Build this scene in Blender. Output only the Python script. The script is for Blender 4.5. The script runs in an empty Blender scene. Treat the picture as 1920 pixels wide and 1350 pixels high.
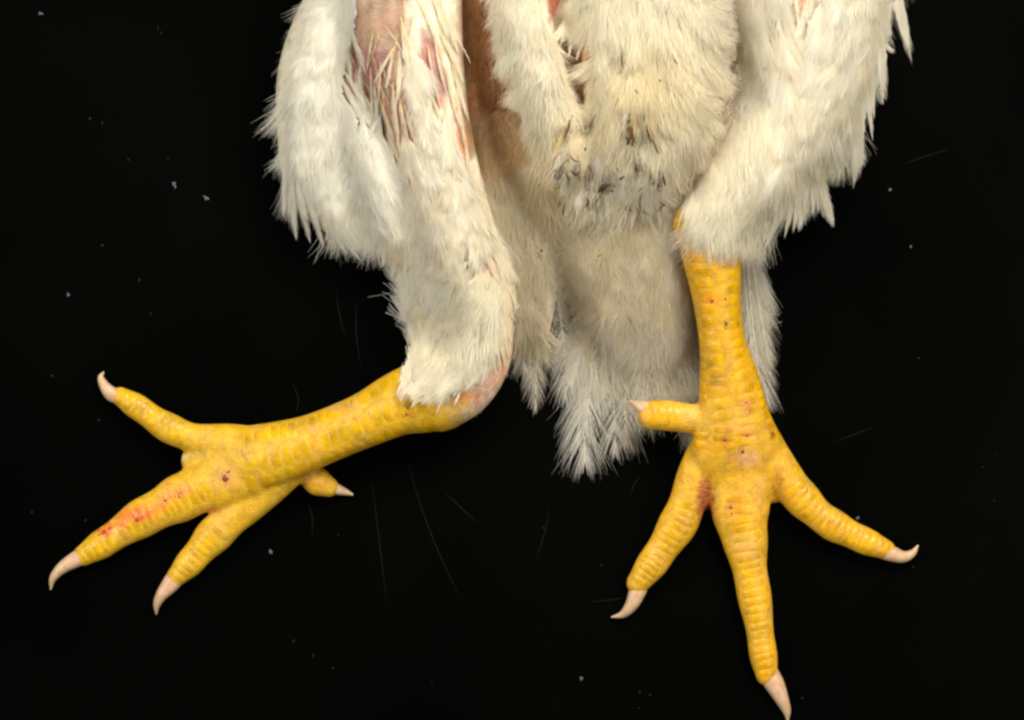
import bpy, bmesh, math, random
import numpy as np
from mathutils import Vector
from mathutils.bvhtree import BVHTree

rng = np.random.default_rng(7)
random.seed(7)
S = 0.30 / 1920.0            # metres per design unit (the frame is 0.30 m wide on the board)
DIST = 2.0                   # camera height above the board
CX, CY = 960.0, 675.0

# ------------------------------------------------------------------ camera, world, lamps
sc = bpy.context.scene
COL = sc.collection
cam_d = bpy.data.cameras.new('camera')
cam = bpy.data.objects.new('camera', cam_d); COL.objects.link(cam)
cam.location = (0, 0, DIST)
cam_d.sensor_width = 36.0
cam_d.lens = 36.0 * DIST / 0.30
cam_d.clip_start = 0.1; cam_d.clip_end = 50.0
sc.camera = cam

w = bpy.data.worlds.new('World'); sc.world = w; w.use_nodes = True
bg = w.node_tree.nodes['Background']
bg.inputs[0].default_value = (1.0, 0.97, 0.92, 1); bg.inputs[1].default_value = 0.17

def area(name, loc, target, size, size_y, power, col):
    d = bpy.data.lights.new(name, 'AREA'); d.shape = 'RECTANGLE'
    d.size = size; d.size_y = size_y; d.energy = power; d.color = col
    o = bpy.data.objects.new(name, d); COL.objects.link(o)
    o.location = loc
    v = Vector(target) - Vector(loc)
    o.rotation_euler = v.to_track_quat('-Z', 'Y').to_euler()
    return o
area('softbox_lamp', (0.35, 0.75, 1.00), (0, 0.02, 0.02), 0.75, 0.55, 26.5, (1.0, 0.96, 0.885))
area('softbox_lamp', (-0.85, 0.10, 0.80), (0, 0, 0.02), 0.55, 0.5, 9.0, (1.0, 0.985, 0.945))
area('softbox_lamp', (0.75, -0.45, 0.95), (0, 0, 0.02), 0.5, 0.5, 5.0, (1.0, 0.96, 0.89))

vs = sc.view_settings
vs.view_transform = 'Standard'; vs.look = 'None'; vs.exposure = 0.0; vs.gamma = 1.0
vs.use_curve_mapping = False
sc.cycles.use_denoising = True
sc.cycles.filter_width = 2.6
sc.cycles.max_bounces = 10
sc.cycles.diffuse_bounces = 6
sc.cycles.transmission_bounces = 6

# ------------------------------------------------------------------ helpers
def lin(r, g, b, k=1.0):
    f = lambda c: ((c / 255.0) / 12.92 if c / 255.0 <= 0.04045 else ((c / 255.0 + 0.055) / 1.055) ** 2.4)
    return np.array([f(r) * k, f(g) * k, f(b) * k])

def at(px, py, z=0.0):
    """a point seen at photo position (px, py) and standing z units above the board -> design units"""
    k = (DIST - z * S) / DIST
    return np.array([(px - CX) * k, (CY - py) * k, z])

def make_mesh(name, V, quads=None, tris=None, mat=None, parent=None, colours=None, smooth=True, mesh_only=False):
    me = bpy.data.meshes.new(name)
    V = np.asarray(V, dtype=np.float32) * np.float32(S)
    nq = 0 if quads is None else len(quads); nt = 0 if tris is None else len(tris)
    me.vertices.add(len(V)); me.vertices.foreach_set('co', V.ravel())
    loops = []
    if nq: loops.append(np.asarray(quads, dtype=np.int32).ravel())
    if nt: loops.append(np.asarray(tris, dtype=np.int32).ravel())
    L = np.concatenate(loops)
    me.loops.add(len(L)); me.loops.foreach_set('vertex_index', L)
    start = np.concatenate([np.arange(nq) * 4, nq * 4 + np.arange(nt) * 3]).astype(np.int32)
    me.polygons.add(nq + nt); me.polygons.foreach_set('loop_start', start)
    me.polygons.foreach_set('use_smooth', np.full(nq + nt, smooth, dtype=bool))
    me.update(calc_edges=True)
    if colours is not None and colours.shape[1] == 6:
        na = me.attributes.new('custom_normal', 'FLOAT_VECTOR', 'POINT')
        na.data.foreach_set('vector', np.ascontiguousarray(colours[:, 3:], dtype=np.float32).ravel())
        colours = colours[:, :3]
    if colours is not None:
        a = me.color_attributes.new('tint', 'FLOAT_COLOR', 'POINT')
        c4 = np.ones((len(V), 4), dtype=np.float32); c4[:, :3] = colours
        a.data.foreach_set('color', c4.ravel())
    if mat: me.materials.append(mat)
    if mesh_only: return me
    o = bpy.data.objects.new(name, me); COL.objects.link(o)
    if parent is not None: o.parent = parent
    return o

def catmull(P, n):
    P = np.asarray(P, float)
    Q = np.vstack([2 * P[0] - P[1], P, 2 * P[-1] - P[-2]])
    out = []
    for i in range(len(P) - 1):
        p0, p1, p2, p3 = Q[i:i + 4]
        for t in np.linspace(0, 1, n, endpoint=False):
            out.append(0.5 * (2 * p1 + (p2 - p0) * t + (2 * p0 - 5 * p1 + 4 * p2 - p3) * t * t + (3 * p1 - p0 - 3 * p2 + p3) * t ** 3))
    out.append(P[-1])
    return np.array(out)

def chain(pts, n=6):
    """pts: (px, py, z, half_width, half_height) -> smooth samples in design units"""
    A = np.array([list(at(p[0], p[1], p[2])) + [p[3], p[4]] for p in pts])
    return catmull(A, n)

def sweep(C, seg=24, cap=True, wob=None):
    """tube of elliptic section along C (x,y,z,hw,hh) -> verts, quads, tris"""
    C = np.asarray(C, float)
    if cap:
        rows0, rows1 = [], []
        d0 = C[0, :3] - C[1, :3]; d0 /= np.linalg.norm(d0)
        d1 = C[-1, :3] - C[-2, :3]; d1 /= np.linalg.norm(d1)
        for a in (0.25, 0.55, 0.85):
            f = math.cos(a * math.pi / 2); g = math.sin(a * math.pi / 2)
            r0 = min(C[0, 3], C[0, 4]); r1 = min(C[-1, 3], C[-1, 4])
            rows0.insert(0, np.r_[C[0, :3] + d0 * r0 * g, C[0, 3:] * f])
            rows1.append(np.r_[C[-1, :3] + d1 * r1 * g, C[-1, 3:] * f])
        C = np.vstack(rows0 + [C] + rows1)
    n = len(C)
    T = np.gradient(C[:, :3], axis=0); T /= np.linalg.norm(T, axis=1)[:, None] + 1e-9
    up = np.array([0, 0, 1.0])
    side = np.cross(T, up); side /= np.linalg.norm(side, axis=1)[:, None] + 1e-9
    nor = np.cross(side, T)
    th = np.linspace(0, 2 * math.pi, seg, endpoint=False)
    V = (C[:, None, :3] + side[:, None, :] * (C[:, None, 3:4] * np.cos(th)[None, :, None])
         + nor[:, None, :] * (C[:, None, 4:5] * np.sin(th)[None, :, None])).reshape(-1, 3)
    i = np.arange(n - 1)[:, None] * seg; j = np.arange(seg)[None, :]; j2 = (j + 1) % seg
    Q = np.stack([i + j, i + j2, i + seg + j2, i + seg + j], -1).reshape(-1, 4)
    V = np.vstack([V, C[0, :3], C[-1, :3]])
    a, b = len(V) - 2, len(V) - 1
    jj = np.arange(seg); jn = (jj + 1) % seg
    Tt = np.vstack([np.stack([np.full(seg, a), jn, jj], -1), np.stack([np.full(seg, b), (n - 1) * seg + jj, (n - 1) * seg + jn], -1)])
    return V, Q, Tt

def join(parts):
    Vs, Qs, Ts, o = [], [], [], 0
    for V, Q, T in parts:
        Vs.append(V); Qs.append(Q + o); Ts.append(T + o); o += len(V)
    return np.vstack(Vs), np.vstack(Qs), np.vstack(Ts)

def in_poly(P, poly):
    poly = np.asarray(poly, float); x, y = P[:, 0], P[:, 1]
    r = np.zeros(len(P), bool); j = len(poly) - 1
    for i in range(len(poly)):
        xi, yi = poly[i]; xj, yj = poly[j]
        c = ((yi > y) != (yj > y)) & (x < (xj - xi) * (y - yi) / (yj - yi + 1e-12) + xi)
        r ^= c; j = i
    return r

def poly_dist(P, poly):
    """signed distance, positive inside"""
    poly = np.asarray(poly, float); d = np.full(len(P), 1e9)
    for i in range(len(poly)):
        a = poly[i]; b = poly[(i + 1) % len(poly)]; ab = b - a
        t = np.clip(((P - a) @ ab) / (ab @ ab + 1e-9), 0, 1)
        d = np.minimum(d, np.linalg.norm(P - (a + t[:, None] * ab), axis=1))
    return np.where(in_poly(P, poly), d, -d)

def sample_poly(poly, n):
    poly = np.asarray(poly, float); lo, hi = poly.min(0), poly.max(0); out = []
    m = 0
    while m < n:
        P = rng.uniform(lo, hi, (n * 3, 2)); P = P[in_poly(P, poly)]
        out.append(P); m += len(P)
    return np.vstack(out)[:n]

def wav(P, f, seed):
    """smooth cheap noise in -1..1 over design units"""
    r = np.random.default_rng(seed); v = np.zeros(len(P))
    for _ in range(5):
        a = r.uniform(0, 2 * math.pi); k = f * r.uniform(0.6, 1.8)
        v += np.sin((P[:, 0] * math.cos(a) + P[:, 1] * math.sin(a)) * k + r.uniform(0, 6.28))
    return v / 3.0

# ------------------------------------------------------------------ materials
def new_mat(name):
    m = bpy.data.materials.new(name); m.use_nodes = True
    nt = m.node_tree; nt.nodes.clear()
    out = nt.nodes.new('ShaderNodeOutputMaterial')
    return m, nt, out

def mat_skin(name, scale, bump, rough, sss=0.25, mottle=0.35, retic=0.0):
    m, nt, out = new_mat(name); N = nt.nodes; Lk = nt.links
    p = N.new('ShaderNodeBsdfPrincipled')
    col = N.new('ShaderNodeVertexColor'); col.layer_name = 'tint'
    tc = N.new('ShaderNodeTexCoord')
    n1 = N.new('ShaderNodeTexNoise'); n1.inputs['Scale'].default_value = scale * 0.28; n1.inputs['Detail'].default_value = 4
    n2 = N.new('ShaderNodeTexVoronoi'); n2.inputs['Scale'].default_value = scale; n2.feature = 'DISTANCE_TO_EDGE'
    n3 = N.new('ShaderNodeTexNoise'); n3.inputs['Scale'].default_value = scale * 1.3; n3.inputs['Detail'].default_value = 3
    for n in (n1, n2, n3): Lk.new(tc.outputs['Object'], n.inputs['Vector'])
    rr = N.new('ShaderNodeMapRange'); rr.inputs[1].default_value = 0.3; rr.inputs[2].default_value = 0.7
    rr.inputs[3].default_value = 1.0 - mottle * 0.6; rr.inputs[4].default_value = 1.0 + mottle * 0.4
    Lk.new(n1.outputs['Fac'], rr.inputs[0])
    mul = N.new('ShaderNodeVectorMath'); mul.operation = 'SCALE'
    Lk.new(col.outputs['Color'], mul.inputs[0]); Lk.new(rr.outputs[0], mul.inputs['Scale'])
    vor = N.new('ShaderNodeTexVoronoi'); vor.feature = 'DISTANCE_TO_EDGE'; vor.inputs['Scale'].default_value = 640
    wrp = N.new('ShaderNodeTexNoise'); wrp.inputs['Scale'].default_value = 160
    va = N.new('ShaderNodeVectorMath'); va.operation = 'MULTIPLY_ADD'; va.inputs[1].default_value = (0.003, 0.003, 0.003)
    Lk.new(tc.outputs['Object'], wrp.inputs['Vector']); Lk.new(wrp.outputs['Color'], va.inputs[0]); Lk.new(tc.outputs['Object'], va.inputs[2]); Lk.new(va.outputs[0], vor.inputs['Vector'])
    edge = N.new('ShaderNodeMapRange'); edge.inputs[1].default_value = 0.0; edge.inputs[2].default_value = 0.16; edge.inputs[3].default_value = retic; edge.inputs[4].default_value = 0.0
    Lk.new(vor.outputs['Distance'], edge.inputs[0])
    em = N.new('ShaderNodeMath'); em.operation = 'MULTIPLY'; Lk.new(edge.outputs[0], em.inputs[0]); Lk.new(col.outputs['Alpha'], em.inputs[1])
    pale = N.new('ShaderNodeMix'); pale.data_type = 'RGBA'; Lk.new(em.outputs[0], pale.inputs['Factor']); Lk.new(mul.outputs[0], pale.inputs['A']); pale.inputs['B'].default_value = (*lin(212, 176, 80), 1)
    # warm mottling: more orange where the fine noise is high
    mx = N.new('ShaderNodeMix'); mx.data_type = 'RGBA'; mx.blend_type = 'MULTIPLY'
    r2 = N.new('ShaderNodeMapRange'); r2.inputs[1].default_value = 0.45; r2.inputs[2].default_value = 0.75; r2.inputs[3].default_value = 0; r2.inputs[4].default_value = mottle
    Lk.new(n3.outputs['Fac'], r2.inputs[0]); Lk.new(r2.outputs[0], mx.inputs['Factor'])
    Lk.new(pale.outputs['Result'], mx.inputs['A']); mx.inputs['B'].default_value = (1.0, 0.82, 0.66, 1)
    Lk.new(mx.outputs['Result'], p.inputs['Base Color'])
    p.inputs['Roughness'].default_value = rough
    p.inputs['Specular IOR Level'].default_value = 0.35
    p.inputs['Subsurface Weight'].default_value = sss
    p.inputs['Subsurface Radius'].default_value = (0.0009, 0.0006, 0.0003)
    p.inputs['Subsurface Scale'].default_value = 1.0
    ad = N.new('ShaderNodeMath'); ad.operation = 'ADD'
    mm = N.new('ShaderNodeMath'); mm.operation = 'MULTIPLY'; mm.inputs[1].default_value = 1.6
    Lk.new(n2.outputs['Distance'], mm.inputs[0]); Lk.new(mm.outputs[0], ad.inputs[0]); Lk.new(n3.outputs['Fac'], ad.inputs[1])
    b = N.new('ShaderNodeBump'); b.inputs['Strength'].default_value = bump; b.inputs['Distance'].default_value = 0.0004
    Lk.new(ad.outputs[0], b.inputs['Height']); Lk.new(b.outputs[0], p.inputs['Normal'])
    Lk.new(p.outputs[0], out.inputs[0])
    return m

M_BODY = mat_skin('chicken_skin', 1300, 0.38, 0.37, sss=0.18, mottle=0.45, retic=0.32)
M_SCUTE = mat_skin('scute_horn', 900, 0.22, 0.31, sss=0.15, mottle=0.5, retic=0.0)

def mat_claw():
    m, nt, out = new_mat('claw_horn'); N = nt.nodes; Lk = nt.links
    p = N.new('ShaderNodeBsdfPrincipled'); col = N.new('ShaderNodeVertexColor'); col.layer_name = 'tint'
    tc = N.new('ShaderNodeTexCoord'); n = N.new('ShaderNodeTexNoise'); n.inputs['Scale'].default_value = 500; n.inputs['Detail'].default_value = 4
    Lk.new(tc.outputs['Object'], n.inputs['Vector'])
    mx = N.new('ShaderNodeMix'); mx.data_type = 'RGBA'; mx.blend_type = 'MULTIPLY'
    r = N.new('ShaderNodeMapRange'); r.inputs[1].default_value = 0.4; r.inputs[2].default_value = 0.8; r.inputs[3].default_value = 0; r.inputs[4].default_value = 0.85
    Lk.new(n.outputs['Fac'], r.inputs[0]); Lk.new(r.outputs[0], mx.inputs['Factor'])
    Lk.new(col.outputs['Color'], mx.inputs['A']); mx.inputs['B'].default_value = (0.85, 0.66, 0.5, 1)
    Lk.new(mx.outputs['Result'], p.inputs['Base Color'])
    p.inputs['Roughness'].default_value = 0.38; p.inputs['Specular IOR Level'].default_value = 0.4
    p.inputs['Subsurface Weight'].default_value = 0.3; p.inputs['Subsurface Radius'].default_value = (0.001, 0.0007, 0.0005)
    p.inputs['Subsurface Scale'].default_value = 1.0
    b = N.new('ShaderNodeBump'); b.inputs['Strength'].default_value = 0.15; b.inputs['Distance'].default_value = 0.0003
    Lk.new(n.outputs['Fac'], b.inputs['Height']); Lk.new(b.outputs[0], p.inputs['Normal'])
    Lk.new(p.outputs[0], out.inputs[0]); return m
M_CLAW = mat_claw()

def mat_feather(name, trans):
    m, nt, out = new_mat(name); N = nt.nodes; Lk = nt.links
    col = N.new('ShaderNodeVertexColor'); col.layer_name = 'tint'
    d = N.new('ShaderNodeBsdfDiffuse'); t = N.new('ShaderNodeBsdfTranslucent'); mx = N.new('ShaderNodeMixShader')
    Lk.new(col.outputs['Color'], d.inputs['Color']); Lk.new(col.outputs['Color'], t.inputs['Color'])
    mx.inputs[0].default_value = trans
    Lk.new(d.outputs[0], mx.inputs[1]); Lk.new(t.outputs[0], mx.inputs[2]); Lk.new(mx.outputs[0], out.inputs[0])
    return m
M_FEATHER = mat_feather('feather_white', 0.42)
M_DOWN = mat_feather('down_white', 0.45)

def mat_plain(name, col, rough, spec=0.5):
    m, nt, out = new_mat(name); p = nt.nodes.new('ShaderNodeBsdfPrincipled')
    p.inputs['Base Color'].default_value = (*col, 1); p.inputs['Roughness'].default_value = rough
    p.inputs['Specular IOR Level'].default_value = spec
    nt.links.new(p.outputs[0], out.inputs[0]); return m
M_DIRT = mat_plain('dried_dropping', lin(74, 56, 38), 0.8, 0.2)
M_DIRT_BROWN = mat_plain('dried_dropping_brown', lin(98, 70, 38), 0.8, 0.2)
M_LINT = mat_plain('lint_white', (0.13, 0.134, 0.14), 0.8, 0.2)
M_DUST = mat_plain('dust_grey', (0.016, 0.016, 0.015), 0.9, 0.2)
M_SCRATCH = mat_plain('scratch_grey', (0.0022, 0.0022, 0.002), 0.5, 0.15)

def mat_board():
    m, nt, out = new_mat('black_acrylic'); N = nt.nodes; Lk = nt.links
    p = N.new('ShaderNodeBsdfPrincipled'); tc = N.new('ShaderNodeTexCoord')
    n = N.new('ShaderNodeTexNoise'); n.inputs['Scale'].default_value = 9; n.inputs['Detail'].default_value = 6
    n2 = N.new('ShaderNodeTexNoise'); n2.inputs['Scale'].default_value = 2500; n2.inputs['Detail'].default_value = 2
    Lk.new(tc.outputs['Object'], n.inputs['Vector']); Lk.new(tc.outputs['Object'], n2.inputs['Vector'])
    r = N.new('ShaderNodeValToRGB'); r.color_ramp.elements[0].color = (0.0003, 0.0003, 0.00025, 1); r.color_ramp.elements[1].color = (0.0009, 0.0009, 0.0007, 1)
    r.color_ramp.elements[0].position = 0.35; r.color_ramp.elements[1].position = 0.7
    Lk.new(n.outputs['Fac'], r.inputs[0]); Lk.new(r.outputs[0], p.inputs['Base Color'])
    rr = N.new('ShaderNodeMapRange'); rr.inputs[3].default_value = 0.30; rr.inputs[4].default_value = 0.42
    Lk.new(n.outputs['Fac'], rr.inputs[0]); Lk.new(rr.outputs[0], p.inputs['Roughness'])
    p.inputs['Specular IOR Level'].default_value = 0.018
    b = N.new('ShaderNodeBump'); b.inputs['Strength'].default_value = 0.05; b.inputs['Distance'].default_value = 0.0001
    Lk.new(n2.outputs['Fac'], b.inputs['Height']); Lk.new(b.outputs[0], p.inputs['Normal'])
    Lk.new(p.outputs[0], out.inputs[0]); return m
M_BOARD = mat_board()

# ------------------------------------------------------------------ the board
bm = bmesh.new(); bmesh.ops.create_cube(bm, size=1.0)
bmesh.ops.scale(bm, vec=(0.9, 0.8, 0.012), verts=bm.verts); bmesh.ops.translate(bm, vec=(0, 0.08, -0.006), verts=bm.verts)
bmesh.ops.bevel(bm, geom=[e for e in bm.edges], offset=0.002, segments=2, affect='EDGES')
me = bpy.data.meshes.new('tabletop'); bm.to_mesh(me); bm.free(); me.materials.append(M_BOARD)
board = bpy.data.objects.new('tabletop', me); COL.objects.link(board); board['kind'] = 'structure'

# ------------------------------------------------------------------ the bird: swept volumes
YEL = lin(205, 153, 3); YEL_PALE = lin(196, 153, 16); CREAM = lin(226, 214, 186)
torso = [
    chain([(905, -200, 150, 60, 70), (905, 40, 150, 46, 60), (905, 200, 120, 46, 60), (925, 300, 90, 60, 55)]),
    chain([(1150, -420, 190, 220, 150), (1150, -250, 190, 330, 160), (1150, 0, 150, 285, 115), (1150, 200, 135, 215, 105), (1140, 330, 125, 165, 95),
           (1150, 440, 80, 120, 60), (1160, 540, 48, 90, 40), (1160, 610, 26, 70, 20)]),
    chain([(945, 320, 80, 100, 60), (950, 470, 62, 95, 50), (970, 570, 40, 75, 34), (985, 640, 18, 46, 14)]),
    chain([(1190, 360, 115, 105, 82), (1185, 460, 92, 122, 58), (1205, 560, 58, 102, 38), (1210, 650, 30, 84, 18), (1208, 700, 12, 58, 7)]),
    chain([(955, -180, 290, 60, 70), (985, 50, 290, 52, 55), (1025, 180, 275, 50, 52), (1065, 300, 230, 48, 45)]),
    chain([(1200, -180, 290, 160, 95), (1215, 50, 295, 130, 80), (1215, 200, 280, 118, 70), (1190, 310, 225, 95, 60)]),
]
legL = [
    chain([(690, -200, 170, 80, 100), (690, 0, 160, 70, 100), (690, 180, 152, 60, 95), (718, 320, 138, 60, 84), (745, 430, 115, 50, 66)]),
    chain([(770, -260, 170, 130, 140), (694, -50, 150, 98, 118), (608, 120, 125, 82, 100), (598, 240, 105, 78, 85), (610, 340, 85, 72, 68), (660, 405, 68, 55, 52)]),
    chain([(780, -260, 220, 150, 130), (755, -60, 240, 118, 112), (765, 80, 240, 102, 102), (795, 220, 222, 84, 86), (835, 360, 195, 72, 76), (880, 490, 165, 64, 66),
           (906, 590, 138, 54, 58), (898, 660, 118, 62, 62), (868, 715, 100, 64, 62), (820, 745, 92, 66, 62)]),
]
legR = [
    chain([(1440, -260, 200, 190, 150), (1500, -60, 200, 165, 145), (1515, 80, 185, 128, 128), (1490, 200, 172, 104, 104), (1430, 295, 172, 82, 84), (1368, 370, 172, 70, 72), (1340, 430, 165, 62, 62)]),
    chain([(1610, -120, 150, 90, 120), (1610, 60, 125, 58, 90), (1585, 190, 100, 45, 62), (1550, 270, 85, 32, 45)]),
]
shankL = chain([(860, 715, 100, 70, 62), (802, 740, 92, 70, 60), (748, 757, 88, 60, 55), (692, 784, 82, 52, 51), (640, 806, 77, 50, 48), (580, 830, 72, 52, 46), (510, 852, 64, 60, 44), (450, 862, 52, 62, 38)], 8)
shankR = chain([(1334, 410, 168, 74, 60), (1338, 445, 163, 67, 58), (1336, 480, 156, 57, 54), (1344, 560, 138, 45, 48), (1354, 640, 120, 43, 46), (1366, 705, 102, 55, 46), (1374, 770, 86, 66, 44), (1380, 840, 66, 86, 40), (1385, 890, 50, 74, 32)], 8)
toes = {
    'L_up': chain([(470, 842, 55, 44, 34), (430, 832, 46, 38, 32), (365, 822, 34, 29, 27), (310, 799, 29, 27, 25), (262, 766, 25, 24, 22), (224, 742, 21, 19, 18)], 8),
    'L_mid': chain([(470, 872, 55, 60, 36), (425, 892, 46, 58, 34), (370, 918, 38, 47, 32), (318, 944, 34, 42, 29), (260, 975, 29, 35, 26), (200, 1014, 25, 28, 23), (154, 1043, 21, 21, 18)], 8),
    'L_low': chain([(535, 878, 50, 40, 34), (490, 915, 38, 43, 30), (440, 965, 30, 36, 27), (395, 1010, 26, 33, 24), (360, 1050, 24, 27, 22), (329, 1083, 21, 20, 18)], 8),
    'L_hallux': chain([(545, 860, 50, 22, 22), (572, 884, 36, 22, 22), (596, 903, 28, 27, 24), (618, 914, 24, 19, 18)], 8),
    'R_in': chain([(1345, 830, 55, 44, 34), (1312, 875, 44, 36, 32), (1280, 965, 36, 36, 29), (1238, 1035, 30, 31, 26), (1194, 1096, 24, 23, 20)], 8),
    'R_mid': chain([(1385, 830, 60, 66, 34), (1388, 900, 50, 58, 34), (1389, 965, 42, 54, 33), (1397, 1012, 38, 42, 30), (1407, 1075, 33, 34, 28), (1420, 1150, 29, 29, 25), (1430, 1220, 26, 26, 22), (1438, 1268, 22, 22, 19)], 8),
    'R_out': chain([(1415, 820, 58, 46, 34), (1455, 870, 48, 36, 32), (1495, 925, 40, 34, 29), (1545, 973, 34, 30, 26), (1602, 1005, 28, 27, 23), (1662, 1031, 23, 20, 19)], 8),
    'R_hallux': chain([(1345, 785, 74, 32, 26), (1300, 785, 80, 28, 24), (1250, 779, 82, 29, 24), (1217, 778, 80, 27, 22)], 8),
}
JOINTS = {'L_up': 3.5, 'L_mid': 4.5, 'L_low': 3.5, 'R_in': 3.5, 'R_mid': 4.5, 'R_out': 4.5}
for _k, _n in JOINTS.items():
    _c = toes[_k]; _t = np.linspace(0, 1, len(_c)); _w = 1 + 0.055 * np.cos(_t * _n * 2 * math.pi) * np.clip((_t - 0.25) * 4, 0, 1)
    _c[:, 3] *= _w; _c[:, 4] *= _w
# webs between the toe roots and the pads under the joints
webs = [chain([(1330, 885, 36, 40, 26), (1350, 930, 26, 40, 18)]), chain([(1328, 890, 24, 30, 14), (1322, 950, 14, 18, 9)]), chain([(1440, 880, 36, 34, 26), (1455, 925, 28, 26, 18)]),
        chain([(400, 852, 40, 40, 26), (365, 878, 30, 36, 20)]), chain([(470, 905, 40, 40, 26), (430, 932, 30, 24, 20)])]

groups = {'T': torso, 'L': legL, 'R': legR}
pieces = {k: [sweep(c, 40) for c in v] for k, v in groups.items()}
everything = [p for v in pieces.values() for p in v] + [sweep(shankL, 40), sweep(shankR, 40)] + [sweep(c, 32) for c in toes.values()] + [sweep(c, 24) for c in webs]
V, Q, T = join(everything)
tmp = make_mesh('tmp', V, Q, T)
mod = tmp.modifiers.new('remesh', 'REMESH'); mod.mode = 'VOXEL'; mod.voxel_size = 4.0 * S; mod.use_smooth_shade = True
sm = tmp.modifiers.new('smooth', 'SMOOTH'); sm.factor = 0.5; sm.iterations = 9
dg = bpy.context.evaluated_depsgraph_get()
body_me = bpy.data.meshes.new_from_object(tmp.evaluated_get(dg), depsgraph=dg)
bpy.data.objects.remove(tmp)
body_me.name = 'chicken'
nv = len(body_me.vertices)
BV = np.empty(nv * 3, np.float32); body_me.vertices.foreach_get('co', BV); BV = BV.reshape(-1, 3) / S
BV[:, 2] = np.maximum(BV[:, 2], 0.8)
body_me.vertices.foreach_set('co', (BV * S).astype(np.float32).ravel()); body_me.update()
bvh_body = BVHTree.FromPolygons([tuple(v) for v in BV], [tuple(p.vertices) for p in body_me.polygons])

def photo_xy(P):
    k = DIST / (DIST - P[:, 2] * S)
    return np.stack([CX + P[:, 0] * k, CY - P[:, 1] * k], 1)

# ------------------------------------------------------------------ colour of the skin by place
BARE = [  # polygon, colour, softness
    ([(672, -80), (772, -80), (764, 60), (748, 120), (755, 190), (770, 262), (738, 272), (700, 232), (660, 212), (632, 170), (652, 80)], lin(170, 138, 112), 24),
    ([(668, 95), (735, 85), (728, 150), (680, 190)], lin(162, 112, 104), 24),
    ([(655, 190), (690, 200), (740, 262), (700, 240)], lin(150, 112, 80), 16),
    ([(790, 48), (826, 88), (840, 156), (832, 205), (808, 200), (785, 115)], lin(180, 132, 120), 12),
    ([(735, 150), (765, 165), (790, 250), (770, 270), (740, 215)], lin(164, 110, 96), 12),
    ([(850, 205), (884, 190), (884, 300), (862, 300)], lin(205, 160, 140), 14),
    ([(852, -90), (945, -90), (945, 120), (975, 260), (900, 285), (872, 270), (870, 120)], lin(164, 118, 86), 24),
    ([(880, 60), (905, 60), (912, 190), (892, 210)], lin(144, 92, 66), 20),
    ([(872, 200), (985, 215), (985, 300), (880, 290)], lin(160, 134, 92), 26),
    ([(1015, -70), (1064, -70), (1052, 14), (1030, 40)], lin(200, 122, 102), 8),
    ([(1050, 74), (1106, 74), (1106, 112), (1062, 112)], lin(184, 134, 112), 8),
    ([(1052, 100), (1110, 100), (1098, 195), (1082, 195)], lin(182, 140, 104), 10),
    ([(1345, 190), (1372, 160), (1372, 260), (1300, 320), (1265, 312), (1290, 270)], lin(208, 150, 128), 16),
    ([(1266, 278), (1290, 268), (1300, 300), (1268, 312)], lin(222, 160, 146), 8),
    ([(1236, 290), (1300, 290), (1300, 365), (1244, 372)], lin(212, 172, 120), 16),
    ([(1335, 20), (1390, 20), (1382, 240), (1345, 250)], lin(172, 134, 98), 14),
    ([(1418, 55), (1446, 65), (1442, 150), (1426, 150)], lin(160, 116, 72), 8),
    ([(1480, -90), (1530, -90), (1515, 30), (1495, 50)], lin(206, 150, 112), 12),
    ([(905, 545), (972, 520), (975, 690), (930, 740), (870, 790), (800, 760), (880, 730), (915, 680)], lin(222, 190, 156), 22),
    ([(915, 640), (944, 636), (940, 672), (922, 676)], lin(196, 92, 76), 8),
    ([(905, 690), (958, 660), (950, 700), (890, 760)], lin(214, 168, 142), 22),
    ([(855, 735), (900, 735), (880, 760), (850, 762)], lin(216, 140, 90), 12),
    ([(852, 240), (872, 245), (884, 300), (866, 300)], lin(196, 146, 116), 8), ([(884, 345), (896, 350), (918, 420), (906, 420)], lin(186, 140, 92), 8), ([(712, 300), (724, 300), (736, 370), (722, 365)], lin(196, 156, 110), 8),
    ([(742, 350), (752, 352), (756, 400), (746, 400)], lin(170, 130, 80), 8), ([(852, 535), (866, 536), (866, 566), (856, 566)], lin(160, 120, 64), 8),
    ([(900, 440), (952, 480), (965, 560), (915, 560), (880, 500)], lin(214, 170, 138), 14),
]
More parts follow.
